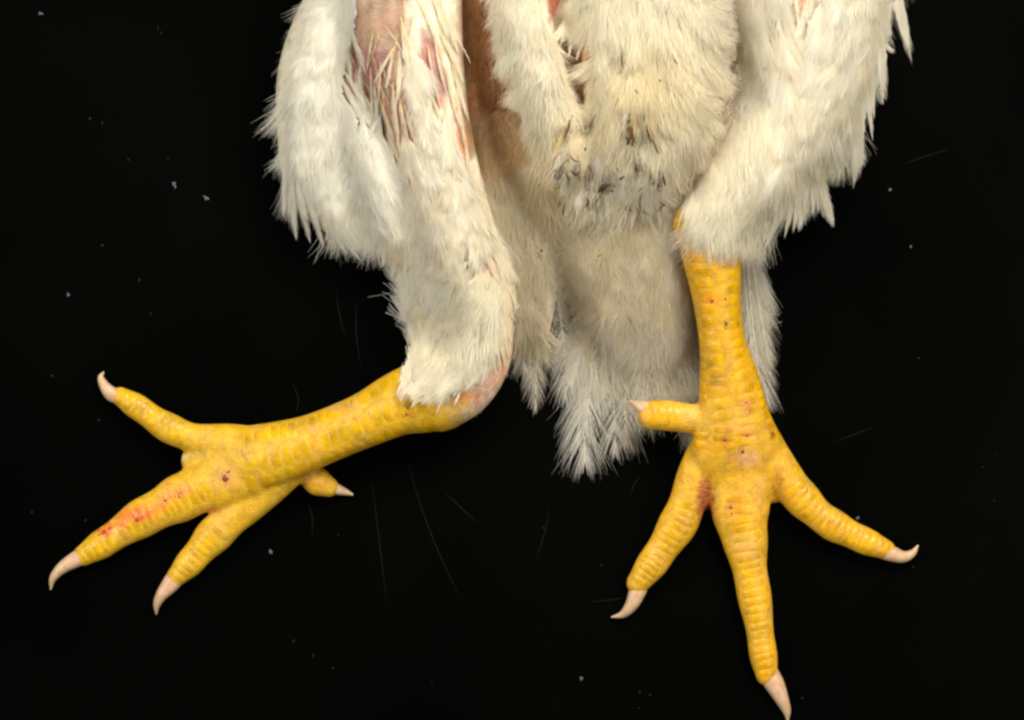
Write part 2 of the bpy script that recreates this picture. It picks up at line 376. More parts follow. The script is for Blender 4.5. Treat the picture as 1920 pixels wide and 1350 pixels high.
SPOTS = [  # px, py, rx, ry, colour, strength : scabs, bruises, pigment flecks, painted shade at the right toe roots
    (424, 893, 12, 14, lin(138, 60, 34), .9), (432, 882, 6, 6, lin(150, 70, 40), .8), (424, 898, 26, 24, lin(216, 150, 80), .5),
    (258, 972, 9, 6, lin(176, 36, 14), 1), (276, 964, 10, 3, lin(180, 48, 18), .9), (222, 984, 14, 3, lin(184, 54, 18), .8), (296, 948, 14, 3, lin(176, 62, 24), .8), (240, 962, 24, 14, lin(210, 92, 30), .7), (270, 962, 30, 14, lin(214, 104, 34), .6), (232, 975, 14, 8, lin(214, 90, 30), .6),
    (195, 997, 15, 9, lin(190, 60, 28), .85), (208, 988, 12, 8, lin(196, 70, 30), .7), (312, 936, 16, 7, lin(190, 84, 30), .7), (325, 930, 20, 9, lin(212, 112, 44), .6),
    (339, 922, 6, 9, lin(160, 60, 26), .85), (350, 915, 8, 5, lin(200, 90, 40), .7), (357, 919, 5, 4, lin(180, 80, 40), .7), (290, 955, 30, 9, lin(216, 118, 36), .5),
    (330, 912, 26, 12, lin(220, 130, 50), .45), (215, 1000, 6, 12, lin(240, 200, 110), .5),
    (400, 958, 20, 8, lin(196, 110, 60), .5), (455, 850, 6, 9, lin(170, 110, 40), .5), (450, 822, 10, 8, lin(184, 130, 36), .5),
    (765, 762, 6, 8, lin(120, 84, 30), .8), (765, 778, 9, 6, lin(180, 110, 40), .6), (585, 803, 10, 8, lin(226, 150, 80), .6), (548, 800, 12, 6, lin(150, 108, 50), .6),
    (690, 700, 40, 7, lin(196, 140, 60), .6), (630, 762, 40, 8, lin(190, 150, 90), .6), (775, 640, 20, 16, lin(206, 150, 70), .6), (600, 905, 18, 10, lin(224, 140, 20), .4), (766, 652, 16, 18, lin(200, 160, 90), .6),
    (575, 897, 10, 10, lin(190, 110, 50), .6),
    (1330, 563, 6, 6, lin(140, 96, 24), .85), (1356, 562, 5, 5, lin(130, 100, 26), .8), (1360, 608, 5, 5, lin(130, 92, 24), .85), (1331, 685, 8, 5, lin(150, 104, 26), .8), (1337, 713, 6, 6, lin(150, 116, 30), .7),
    (1335, 562, 18, 14, lin(232, 138, 26), .5), (1400, 756, 14, 9, lin(214, 124, 60), .7), (1396, 752, 10, 3, lin(176, 84, 46), .8), (1405, 768, 6, 8, lin(196, 100, 50), .7),
    (1358, 828, 7, 14, lin(182, 104, 46), .8), (1390, 845, 8, 7, lin(150, 90, 40), .8), (1402, 860, 22, 16, lin(216, 150, 110), .75), (1366, 855, 6, 12, lin(170, 110, 50), .6),
    (1376, 800, 26, 12, lin(226, 160, 80), .4), (1392, 800, 20, 12, lin(226, 140, 60), .5), (1446, 813, 5, 5, lin(140, 80, 24), .85), (1398, 816, 7, 5, lin(190, 110, 50), .7), (1440, 800, 5, 6, lin(170, 100, 40), .7),
    (1311, 757, 8, 8, lin(200, 134, 70), .6), (1300, 815, 6, 14, lin(196, 120, 30), .7), (1350, 776, 60, 30, lin(226, 182, 70), .3),
    (1369, 951, 7, 9, lin(140, 76, 26), .9), (1372, 962, 12, 26, lin(206, 150, 50), .5), (1322, 938, 16, 44, lin(150, 48, 28), 1), (1330, 955, 12, 26, lin(150, 60, 40), .7),
    (1460, 892, 10, 28, lin(176, 104, 30), .6), (1466, 930, 20, 20, lin(184, 112, 22), .5), (1500, 962, 22, 10, lin(188, 122, 20), .4), (1425, 920, 12, 40, lin(224, 160, 60), .5),  # browner spots at the outer toe root: redness plus painted shade
    (1395, 1025, 20, 22, lin(226, 176, 100), .4), (1390, 930, 18, 40, lin(224, 150, 50), .4), (1280, 300, 14, 14, lin(224, 160, 146), .7),
]
AX = [(c, k) for k, c in list(toes.items()) + [('L_shank', shankL), ('R_shank', shankR)]]
def skin_colour(P):
    """base colour of bare skin at points P (design units)"""
    q = photo_xy(P)
    col = np.tile(CREAM, (len(P), 1))
    for poly, c, soft in BARE:
        m = np.clip(poly_dist(q, poly) / soft + 0.5, 0, 1)[:, None]
        col = col * (1 - m) + c * m
    pk = (wav(q, 0.07, 71) * 0.5 + wav(q * np.array([1, 0.3]), 0.22, 72) * 0.7)[:, None]; bare = np.clip((0.75 - col[:, 2] / col[:, 0]) / 0.15, 0, 1)[:, None]
    col = col * (1 + bare * (0.16 * wav(q * np.array([1, 0.35]), 0.25, 73)[:, None] + pk * np.array([0.02, -0.20, -0.16])))
    # yellow of shanks and toes
    dmin = np.full(len(P), 9.0)
    for c, k in AX:
        C = c[1:] if k == 'R_shank' else c
        d = np.full(len(P), 9.0)
        for i in range(0, len(C), 2):
            d = np.minimum(d, np.linalg.norm((P - C[i, :3]), axis=1) / max(C[i, 3], C[i, 4]))
        dmin = np.minimum(dmin, d)
    yel = np.clip((1.45 - dmin) / 0.25, 0, 1)
    # end of the yellow at the hocks
    tL = np.clip((905 - q[:, 0] + (q[:, 1] - 760) * 0.7) / 90, 0, 1); tR = np.clip((q[:, 1] - 352) / 50, 0, 1)
    left = q[:, 0] < 1000
    yel = yel * np.where(left, tL, np.where(q[:, 0] > 1140, tR, 0))
    yel = np.where((dmin < 1.25) & (~left & (q[:, 1] > 720) | left & (q[:, 0] < 700) & (q[:, 1] > 650)), 1.0, yel)
    n = wav(q, 0.05, 3)[:, None] * 0.5 + 0.5
    base = YEL * (1 - n * 0.45) + YEL_PALE * n * 0.45
    pw = (np.clip(wav(q, 0.09, 81) - 0.25, 0, 0.7) * 0.45)[:, None]; base = base * (1 - pw) + lin(206, 156, 84) * pw
    gw = (np.clip(wav(q, 0.07, 83) - 0.35, 0, 0.7) * 0.5)[:, None]; base = base * (1 - gw) + lin(160, 128, 30) * gw
    # feet a little more orange on the right bird foot, greener towards the left shank
    og = np.clip((q[:, 0] - 1100) / 200, 0, 1)[:, None]
    base = base * (1 + (np.array([1.02, 0.985, 0.92]) - 1) * og) * (1 + (np.array([0.95, 0.99, 0.95]) - 1) * (1 - og))
    col = col * (1 - yel[:, None]) + base * yel[:, None]
    jx = wav(q, 0.35, 11) * 4; jy = wav(q, 0.35, 12) * 4
    for x, y, rx, ry, c, st in SPOTS:
        r = np.hypot((q[:, 0] + jx - x) / rx, (q[:, 1] + jy - y) / ry)
        m = (np.clip(1.35 - r, 0, 0.7) / 0.7 * st)[:, None]
        col = col * (1 - m) + c * m
    return col
SEAM = np.array([0.86, 0.92, 1.9])      # the skin between scutes is a paler yellow
bc = skin_colour(BV)
horn = np.clip((0.34 - bc[:, 2] / bc[:, 0]) / 0.12, 0, 1)
_y = horn[:, None]
bc = bc * (1 - 0.08 * _y) + lin(214, 180, 80) * 0.08 * _y
qb = photo_xy(BV)
a = body_me.color_attributes.new('tint', 'FLOAT_COLOR', 'POINT')
c4 = np.ones((nv, 4), np.float32); c4[:, :3] = bc; c4[:, 3] = horn; a.data.foreach_set('color', c4.ravel())
body_me.materials.clear(); body_me.materials.append(M_BODY)
chicken = bpy.data.objects.new('chicken', body_me); COL.objects.link(chicken)
chicken['label'] = 'dead white chicken lying on its back with two spread yellow feet and soiled tail fluff'
chicken['category'] = 'chicken'

# ------------------------------------------------------------------ claws
def claw(pts, tint=lin(222, 196, 168)):
    C = chain(pts, 7)
    V, Q, T = sweep(C, 16, cap=True)
    t = np.linalg.norm(V - C[0, :3], axis=1) / np.linalg.norm(C[-1, :3] - C[0, :3])
    t = np.clip(t, 0, 1)[:, None]
    col = lin(192, 152, 126) * (1 - t) + lin(188, 166, 128) * t
    make_mesh('claw', V, Q, T, M_CLAW, chicken, col)
claw([(228, 744, 21, 15, 13), (210, 739, 22, 14, 13), (196, 724, 20, 10, 11), (189, 708, 15, 6, 7), (194, 698, 10, 1.5, 2)])
claw([(166, 1037, 21, 17, 14), (140, 1050, 22, 15, 14), (115, 1066, 20, 11, 12), (99, 1085, 14, 7, 8), (95, 1105, 7, 1.5, 2)])
claw([(334, 1077, 20, 18, 14), (318, 1097, 21, 16, 14), (302, 1117, 19, 11, 12), (294, 1134, 13, 7, 8), (293, 1151, 6, 1.5, 2)])
claw([(612, 911, 24, 13, 13), (630, 917, 22, 11, 11), (646, 922, 17, 7, 7), (660, 927, 12, 2.5, 3)])
claw([(1200, 1090, 22, 19, 15), (1194, 1112, 23, 16, 15), (1183, 1136, 21, 12, 12), (1167, 1152, 14, 7, 8), (1147, 1157, 7, 1.5, 2)])
claw([(1440, 1262, 20, 20, 16), (1454, 1286, 22, 18, 15), (1466, 1311, 19, 13, 12), (1475, 1333, 12, 8, 8), (1477, 1352, 6, 2, 2.5)])
claw([(1650, 1028, 22, 18, 16), (1672, 1038, 23, 15, 15), (1694, 1044, 21, 11, 11), (1711, 1037, 17, 7, 8), (1721, 1023, 12, 1.5, 2)])
claw([(1222, 771, 84, 16, 15), (1205, 764, 83, 13, 12), (1192, 758, 78, 8, 8), (1182, 753, 72, 3, 3)], lin(200, 176, 150))

# ------------------------------------------------------------------ scutes: horny plates laid on shanks and toes
n_scutes = 0
def scute(c_axis, T, side, nor, ang0, ang1, s0, s1, C, gain=1.0, h=2.2):
    """plate between stations s0..s1 of chain C and angles ang0..ang1 round its axis"""
    global n_scutes
    nu, nvv = 6, 7
    us = np.linspace(-1, 1, nu); vs_ = np.linspace(-1, 1, nvv)
    pts = []; prof = []
    sk = rng.uniform(-0.16, 0.16); arch = rng.uniform(0.0, 0.25); cj = rng.normal(0, 0.10, (2, 2, 2))
    for u in us:
        for v in vs_:
            # rounded outline
            uu = u * math.sqrt(1 - 0.2 * v * v); vv = v * math.sqrt(1 - 0.2 * u * u)
            fu, fv = (u + 1) / 2, (v + 1) / 2
            o2 = (cj[0, 0] * (1 - fu) * (1 - fv) + cj[1, 0] * fu * (1 - fv) + cj[0, 1] * (1 - fu) * fv + cj[1, 1] * fu * fv)
            uu += o2[0]; vv += o2[1] * 0.6
            s = (s0 + s1) / 2 + (s1 - s0) / 2 * (uu + sk * vv + arch * (vv * vv))
            an = (ang0 + ang1) / 2 + (ang1 - ang0) / 2 * vv
            f = np.clip(s, 0, len(C) - 1.001); i = int(f); t = f - i
            c = C[i, :3] * (1 - t) + C[i + 1, :3] * t
            sd = side[i] * (1 - t) + side[i + 1] * t; no = nor[i] * (1 - t) + nor[i + 1] * t
            d = sd * math.cos(an) + no * math.sin(an); d /= np.linalg.norm(d)
            o = c + d * 160
            hit, n, idx, dist = bvh_body.ray_cast(Vector(o), Vector(-d), 200)
            if hit is None or dist < 160 - 1.6 * max(C[i, 3], C[i, 4]): return
            pts.append((np.array(hit), np.array(n), d)); prof.append(max(abs(u), abs(v)))
    P = np.array([p[0] for p in pts]); Nn = np.array([p[1] for p in pts])
    if P[:, 2].min() < 3: return
    prof = np.array(prof)
    hh = h * (1 - prof ** 4.0) - 0.45 * (prof > 0.99)
    V = P + Nn * hh[:, None]
    col = skin_colour(P)
    edge_ = np.clip((prof - 0.55) / 0.45, 0, 1)[:, None]
    pale_ = col * 0.72 + lin(210, 172, 64) * 0.28
    col = (col * (1 - edge_) * gain + pale_ * edge_) * np.array([1.0, rng.uniform(0.96, 1.04), rng.uniform(0.8, 1.1)])
    i = np.arange(nu - 1)[:, None] * nvv + np.arange(nvv - 1)[None, :]
    Q = np.stack([i, i + 1, i + nvv + 1, i + nvv], -1).reshape(-1, 4)
    nrm = np.cross(V[1] - V[0], V[nvv] - V[0])
    if nrm @ Nn.mean(0) < 0: Q = Q[:, ::-1]
    make_mesh('scute', V, Q, None, M_SCUTE, chicken, col)
    n_scutes += 1

def frames(C):
    T = np.gradient(C[:, :3], axis=0); T /= np.linalg.norm(T, axis=1)[:, None]
    side = np.cross(T, np.array([0, 0, 1.0])); side /= np.linalg.norm(side, axis=1)[:, None]
    return T, side, np.cross(side, T)

def station_at(C, dist):
    d = np.r_[0, np.cumsum(np.linalg.norm(np.diff(C[:, :2], axis=0), axis=1))]
    return np.interp(dist, d, np.arange(len(C))), d[-1]

def plate_rows(C, d0, d1, pitch, rows, phase=0.0, gap=0.12, h=2.2, taper=1.0, jit=0.06):
    T, sd, no = frames(C); _, total = station_at(C, 0)
    d1 = min(d1, total)
    for r, (a0, a1) in enumerate(rows):
        d = d0 + (phase * pitch if r % 2 else 0)
        k = 0
        while d < d1 - pitch * 0.5:
            p = pitch * (1 + (taper - 1) * (d - d0) / max(d1 - d0, 1)) * rng.uniform(1 - jit, 1 + jit)
            s0, _ = station_at(C, d + p * gap / 2); s1, _ = station_at(C, d + p * (1 - gap / 2))
            ja = rng.uniform(-0.05, 0.05)
            scute(None, T, sd, no, math.radians(a0) + ja, math.radians(a1) + ja, s0, s1, C, rng.uniform(0.94, 1.06), h)
            d += p; k += 1
plate_rows(shankR, 40, 420, 23, [(90, 150), (36, 88), (4, 34), (152, 178)], 0.5, h=0.9, taper=0.85, gap=0.03, jit=0.25)
plate_rows(shankL, 60, 420, 22, [(70, 124), (20, 68), (126, 168)], 0.5, h=0.9, taper=0.9, gap=0.03, jit=0.25)
for k, st, pit in (('L_up', 120, 15), ('L_mid', 80, 16), ('L_low', 85, 15), ('R_in', 120, 16), ('R_mid', 90, 19), ('R_out', 110, 16)):
    plate_rows(toes[k], st, 999, pit, [(28, 152)], 0, gap=0.04, h=1.1, taper=0.85, jit=0.22)
plate_rows(toes['R_hallux'], 70, 999, 14, [(30, 150)], 0, gap=0.04, h=0.7)
print('scutes', n_scutes)

# ------------------------------------------------------------------ height fields the plumage is draped on
GX0, GX1, GY0, GY1, GS = -620.0, 860.0, -260.0, 900.0, 5.0
gx = np.arange(GX0, GX1, GS); gy = np.arange(GY0, GY1, GS)
def field(keys, slope, blur):
    H = np.zeros((len(gy), len(gx)))
    Vj, Qj, Tj = join([p for k in keys for p in pieces[k]])
    b = BVHTree.FromPolygons([tuple(v) for v in Vj], [tuple(q) for q in Qj] + [tuple(t) for t in Tj])
    dn = Vector((0, 0, -1))
    for j, y in enumerate(gy):
        for i, x in enumerate(gx):
            h = b.ray_cast(Vector((x, y, 900)), dn, 900)[0]
            if h is not None: H[j, i] = h[2]
    # rounded shoulder: cone dilation, then blur, so plumage passing the outline droops
    for it in range(40):
        Hn = H.copy()
        for dy, dx in ((0, 1), (0, -1), (1, 0), (-1, 0), (1, 1), (-1, -1), (1, -1), (-1, 1)):
            Hp = np.pad(H, 1, mode='edge')
            Hn = np.maximum(Hn, Hp[1 + dy:1 + dy + len(gy), 1 + dx:1 + dx + len(gx)] - slope * GS * math.hypot(dy, dx))
        if np.abs(Hn - H).max() < 0.01: break
        H = Hn
    for it in range(blur):
        Hp = np.pad(H, 1, mode='edge')
        H = (Hp[:-2, 1:-1] + Hp[2:, 1:-1] + Hp[1:-1, :-2] + Hp[1:-1, 2:] + 2 * Hp[1:-1, 1:-1]) / 6
    return H
pieces['L'] = pieces['L'] + [sweep(shankL[:14], 32)]
pieces['R'] = pieces['R'] + [sweep(shankR[:14], 32)]
FIELD = {'T': field('T', 1.6, 4), 'L': field('L', 1.5, 4), 'R': field('R', 1.5, 4)}
GXX, GYY = np.meshgrid(gx, gy); GP = np.stack([GXX.ravel(), GYY.ravel()], 1)
for _i, _k in enumerate('TLR'):
    amp = np.clip(FIELD[_k] / 60.0, 0, 1)
    FIELD[_k] = FIELD[_k] + amp * ((3.0 * wav(GP, 0.04, 51 + _i) + 1.5 * wav(GP, 0.12, 61 + _i)).reshape(GXX.shape))
FIELD['TL'] = np.maximum(FIELD['T'], FIELD['L']); FIELD['TR'] = np.maximum(FIELD['T'], FIELD['R'])
def hs(H, P):
    fx = np.clip((P[..., 0] - GX0) / GS, 0, len(gx) - 1.001); fy = np.clip((P[..., 1] - GY0) / GS, 0, len(gy) - 1.001)
    i = fx.astype(int); j = fy.astype(int); u = fx - i; v = fy - j
    return (H[j, i] * (1 - u) + H[j, i + 1] * u) * (1 - v) + (H[j + 1, i] * (1 - u) + H[j + 1, i + 1] * u) * v
def hn(H, P):
    e = 8.0
    dx = (hs(H, P + np.array([e, 0])) - hs(H, P - np.array([e, 0]))) / (2 * e)
    dy = (hs(H, P + np.array([0, e])) - hs(H, P - np.array([0, e]))) / (2 * e)
    n = np.stack([-dx, -dy, np.ones_like(dx)], -1)
    return n / np.linalg.norm(n, axis=-1, keepdims=True)

def to_world_xy(q, H):
    """photo positions -> design xy on the surface H"""
    q = np.asarray(q, float)
    P = np.stack([q[..., 0] - CX, CY - q[..., 1]], -1)
    for _ in range(2):
        k = (DIST - hs(H, P) * S) / DIST
        P = np.stack([(q[..., 0] - CX) * k, (CY - q[..., 1]) * k], -1)
    return P

NJIT = 0.08
def ribbons(P3, nrm, width, taper_pow=1.0, roll=0.6, colour=None, tip_colour=None):
    """P3 (B,K,3) fibre centre lines, nrm (B,K,3), width (B,) -> V, Q, C"""
    B, K, _ = P3.shape
    D = np.gradient(P3, axis=1); D /= np.linalg.norm(D, axis=2, keepdims=True) + 1e-9
    Wd = np.cross(nrm, D); Wd /= np.linalg.norm(Wd, axis=2, keepdims=True) + 1e-9
    r = rng.normal(0, roll, (B, 1, 1)); up = np.cross(D, Wd)
    Wd = Wd * np.cos(r) + up * np.sin(r)
    t = np.linspace(0, 1, K)
    wf = (1 - 0.85 * t ** (1.5 * taper_pow))[None, :, None] * np.asarray(width).reshape(-1, 1, 1) / 2
    Vv = np.stack([P3 - Wd * wf, P3 + Wd * wf], 2).reshape(-1, 3)
    b = (np.arange(B) * K * 2)[:, None] + (np.arange(K - 1) * 2)[None, :]
    Qq = np.stack([b, b + 2, b + 3, b + 1], -1).reshape(-1, 4)
    col = colour if tip_colour is None else None
    c = np.asarray(colour); c = np.broadcast_to(c, (B, 3)) if c.ndim == 1 else c
    if tip_colour is None: Cc = np.repeat(c[:, None, :], K, 1)
    else:
        tc = np.broadcast_to(np.asarray(tip_colour), (B, 3))
        Cc = c[:, None, :] * (1 - t)[None, :, None] + tc[:, None, :] * t[None, :, None]
    nj = nrm + rng.normal(0, NJIT, (B, 1, 3)); nj /= np.linalg.norm(nj, axis=2, keepdims=True)
    return Vv, Qq, np.repeat(np.concatenate([Cc.reshape(-1, 3), nj.reshape(-1, 3)], 1), 2, 0)

WHITE = lin(245, 240, 224); COOL = lin(242, 239, 226); WARM = lin(244, 235, 210); YELLOWISH = lin(238, 216, 160)

def flow_dir(q, segs, power=3.0):
    segs = np.asarray(segs, float)
    a = segs[:, :2]; b = segs[:, 2:]; ab = b - a; L2 = (ab ** 2).sum(1)
    t = np.clip((((q[:, None, :] - a[None]) * ab[None]).sum(2)) / L2[None], 0, 1)
    d = np.linalg.norm(q[:, None, :] - (a[None] + t[..., None] * ab[None]), axis=2) + 6
    wgt = d ** -power
    u = ab / np.sqrt(L2)[:, None]
    v = (wgt[..., None] * u[None]).sum(1)
    v /= np.linalg.norm(v, axis=1)[:, None] + 1e-9
    return v

# ---- one feather: a shaft with barbs on both sides
def feather_geo(H, root, ang, L, W, nb=46, bend=0.0, tilt=0.05, lift=4.0, tint=WHITE, clump=0.45, loose=0.12, shaft=1.6,
                shaft_col=None, bw=1.7, alpha=0.6, down=0.3, tipcol=None, open_=0.0, K=4, blunt=0.0, vane=0.0):
    """root: design xy; ang: heading; L length, W half width"""
    ns = 24
    s = np.linspace(0, 1, ns); th = ang + bend * (s - 0.3)
    dxy = np.stack([np.cos(th), np.sin(th)], 1) * (L / (ns - 1))
    cen = root + np.cumsum(dxy, 0) - dxy[0]
    sb = np.sort(rng.uniform(0.04, 0.97, nb)) ; sb = np.r_[sb, np.full(5, 0.975) + rng.uniform(-.02, .02, 5)]
    n1 = len(sb)
    cx = np.interp(sb, s, cen[:, 0]); cy = np.interp(sb, s, cen[:, 1]); ta = np.interp(sb, s, th)
    prof = np.sin(np.clip(sb * 1.02 + 0.02, 0, 1) ** 0.75 * math.pi * 0.93) ** 0.7
    prof = np.clip(prof * (1 - blunt) + blunt * np.clip((1.05 - sb) * 4.5, 0.2, 1) * np.clip(0.35 + sb, 0, 1), 0.12, 1)
    PP, NN, WW, CCc = [], [], [], []
    for sg in (-1, 1):
        al = (alpha + 0.5 * down * (1 - sb)) * (1 - 0.75 * np.clip((sb - 0.8) / 0.2, 0, 1)) * rng.normal(1, loose, n1)
        ln = np.minimum(W * prof / np.sin(np.maximum(alpha, 0.25)), (L * (1.12 - sb) * 1.1 + 4) * (1 + blunt)) * rng.normal(1, 0.10 + loose * 0.5, n1)
        ln = np.maximum(ln, 4)
        t = np.linspace(0, 1, K)
        curl = rng.normal(0.30, 0.15 + down * 0.3 * 1, n1)
        a = ta[:, None] + sg * al[:, None] * (1 - curl[:, None] * t[None, :] * 1.3)
        st = (ln / (K - 1))[:, None]
        px = cx[:, None] + np.c_[np.zeros(n1), np.cumsum((np.cos(a) * st)[:, :-1], 1)]
        py = cy[:, None] + np.c_[np.zeros(n1), np.cumsum((np.sin(a) * st)[:, :-1], 1)]
        # barbs cling together in locks
        g = 0; ids = np.zeros(n1, int)
        i = 0
        while i < n1:
            m = rng.integers(4, 10); ids[i:i + m] = g; g += 1; i += m
        for arr in (px, py):
            tipm = np.array([arr[ids == k, -1].mean() for k in range(g)])
            arr += (clump * (t ** 1.6))[None, :] * (tipm[ids] - arr[:, -1])[:, None]
        P = np.stack([px, py], -1)
        z = hs(H, P) + lift + tilt * L * sb[:, None] + tilt * ln[:, None] * t[None, :] * 0.6 - (W * 0.10) * (t[None, :] ** 2) + rng.normal(0, 0.5 + down * 1.2, (n1, 1)) * (0.3 + t[None, :])
        z = np.maximum(z, 1.5)
        nn = hn(H, P); sdv = np.stack([-np.sin(ta) * sg, np.cos(ta) * sg, np.zeros(n1)], 1)
        nn = nn + 0.30 * sdv[:, None, :] * t[None, :, None]; nn /= np.linalg.norm(nn, axis=2, keepdims=True)
        PP.append(np.concatenate([P, z[..., None]], -1)); NN.append(nn); WW.append(np.full(n1, bw) * rng.uniform(0.7, 1.25, n1))
        jit = rng.normal(1, 0.015, (n1, 1))
        CCc.append(tint[None, :] * jit)
    PP = np.concatenate(PP); NN = np.concatenate(NN); WW = np.concatenate(WW); CCc = np.clip(np.concatenate(CCc), 0, 0.93)
    V1, Q1, C1 = ribbons(PP, NN, WW, roll=0.22, colour=CCc, tip_colour=None if tipcol is None else tipcol)
    # shaft: a small three-sided rod
    zc = np.maximum(hs(H, cen) + lift + tilt * L * s + 0.6, 2)
    n = hn(H, cen); d = np.stack([np.cos(th), np.sin(th), np.gradient(zc) / (L / (ns - 1))], 1); d /= np.linalg.norm(d, axis=1)[:, None]
    sd = np.cross(n, d); sd /= np.linalg.norm(sd, axis=1)[:, None]
    c3 = np.c_[cen, zc]; wsh = (shaft * (1 - 0.85 * s))[:, None] / 2
    V2 = np.stack([c3 - sd * wsh, c3 + n * wsh * 1.2, c3 + sd * wsh], 1).reshape(-1, 3)
    b = (np.arange(ns - 1) * 3)[:, None] + np.array([0, 1])[None]
    Q2 = np.stack([b, b + 3, b + 4, b + 1], -1).reshape(-1, 4)
    sc_ = (shaft_col if shaft_col is not None else tint)
    C2 = np.concatenate([np.tile(sc_, (len(V2), 1)), np.repeat(n, 3, 0)], 1)
    if vane <= 0: return np.vstack([V1, V2]), np.vstack([Q1, Q2 + len(V1)]), np.vstack([C1, C2])
    # the web of the vane between the barbs
    kk = np.arange(1, ns - 1); us = np.linspace(-1, 1, 7)
    pv = np.interp(s[kk], sb, prof) * np.clip((1.0 - s[kk]) * 5, 0.15, 1) * np.clip(s[kk] * 4.5 - 0.15, 0.02, 1)
    lat = np.stack([-np.sin(th[kk]), np.cos(th[kk])], 1)
    hw_ = (W * vane * pv)[:, None] * us[None, :] * (1 + rng.normal(0, 0.10, (len(kk), 7)) * (np.abs(us) > 0.9))
    sweepb = (np.abs(us) ** 1.3)[None, :] * (W * 0.9 * pv)[:, None]
    G = cen[kk][:, None, :] + lat[:, None, :] * hw_[..., None] + np.stack([np.cos(th[kk]), np.sin(th[kk])], 1)[:, None, :] * sweepb[..., None]
    zz = np.maximum(hs(H, G) + lift - 0.8 + (tilt * L * s[kk])[:, None] - W * 0.10 * us[None, :] ** 2, 1.2)
    gn = hn(H, G) + 0.30 * np.concatenate([lat, np.zeros((len(kk), 1))], 1)[:, None, :] * us[None, :, None]; gn /= np.linalg.norm(gn, axis=2, keepdims=True)
    V3 = np.concatenate([G, zz[..., None]], -1).reshape(-1, 3)
    b3 = (np.arange(len(kk) - 1) * 7)[:, None] + np.arange(6)[None, :]
    Q3 = np.stack([b3, b3 + 7, b3 + 8, b3 + 1], -1).reshape(-1, 4)
    e1 = V3[Q3[:, 1]] - V3[Q3[:, 0]]; e2 = V3[Q3[:, 3]] - V3[Q3[:, 0]]
    fl = np.cross(e1, e2)[:, 2] < 0; Q3[fl] = Q3[fl][:, ::-1]
    C3 = np.concatenate([np.tile(tint * 0.98, (len(V3), 1)), gn.reshape(-1, 3)], 1)
    return np.vstack([V1, V2, V3]), np.vstack([Q1, Q2 + len(V1), Q3 + len(V1) + len(V2)]), np.vstack([C1, C2, C3])

FEATHERS = []    # (visible size, V, Q, C)
def put_feather(H, tip_q, dir_q, L, W, **kw):
    """a feather whose tip is seen at photo position tip_q, lying along dir_q (photo axes)"""
    tip = to_world_xy(np.array(tip_q, float), H)
    ang = math.atan2(-dir_q[1], dir_q[0])
    bend = kw.get('bend', 0.0)
    am = ang - bend * 0.2
    root = tip - L * np.array([math.cos(am), math.sin(am)])
    V, Q, C = feather_geo(H, root, ang - bend * 0.7, L, W, **kw)
    FEATHERS.append((L * W * kw.pop('_rank', 1.0), V, Q, C))

def feather_region(key, poly, segs, n, L, W, avoid=(), jit=0.14, tints=(WHITE, COOL), inside=False, rank=1.0, min_d=0.0, Lvar=0.2, Wvar=0.25, **kw):
    H = FIELD[key]
    T = sample_poly(poly, n)
    d = flow_dir(T, segs)
    for i in range(n):
        q = T[i]; a = math.atan2(d[i, 1], d[i, 0]) + rng.normal(0, jit) + 0.18 * float(wav(q[None], 0.03, 21)[0])
        dq = np.array([math.cos(a), math.sin(a)])
        l = L * rng.uniform(1 - Lvar, 1 + Lvar); w_ = W * rng.uniform(1 - Wvar, 1 + Wvar)
        bad = inside and not in_poly(np.stack([q - dq * l * 0.3, q - dq * l * 0.55]), poly).all() and rng.random() < 0.9
        for pl in avoid:
            pp = np.stack([q, q - dq * l * 0.3, q - dq * l * 0.55, q - dq * l * 0.8])
            if in_poly(pp, pl).any(): bad = True
        if bad: continue
        m = rng.random(); tint = tints[0] * m + tints[1] * (1 - m)
        k2 = dict(kw); k2['bend'] = rng.normal(0, 0.18); k2['lift'] = kw.get('lift', 4) + rng.uniform(0, 4)
        k2['tint'] = tint * rng.uniform(0.91, 1.02)
        put_feather(H, q, dq, l, w_, **k2)

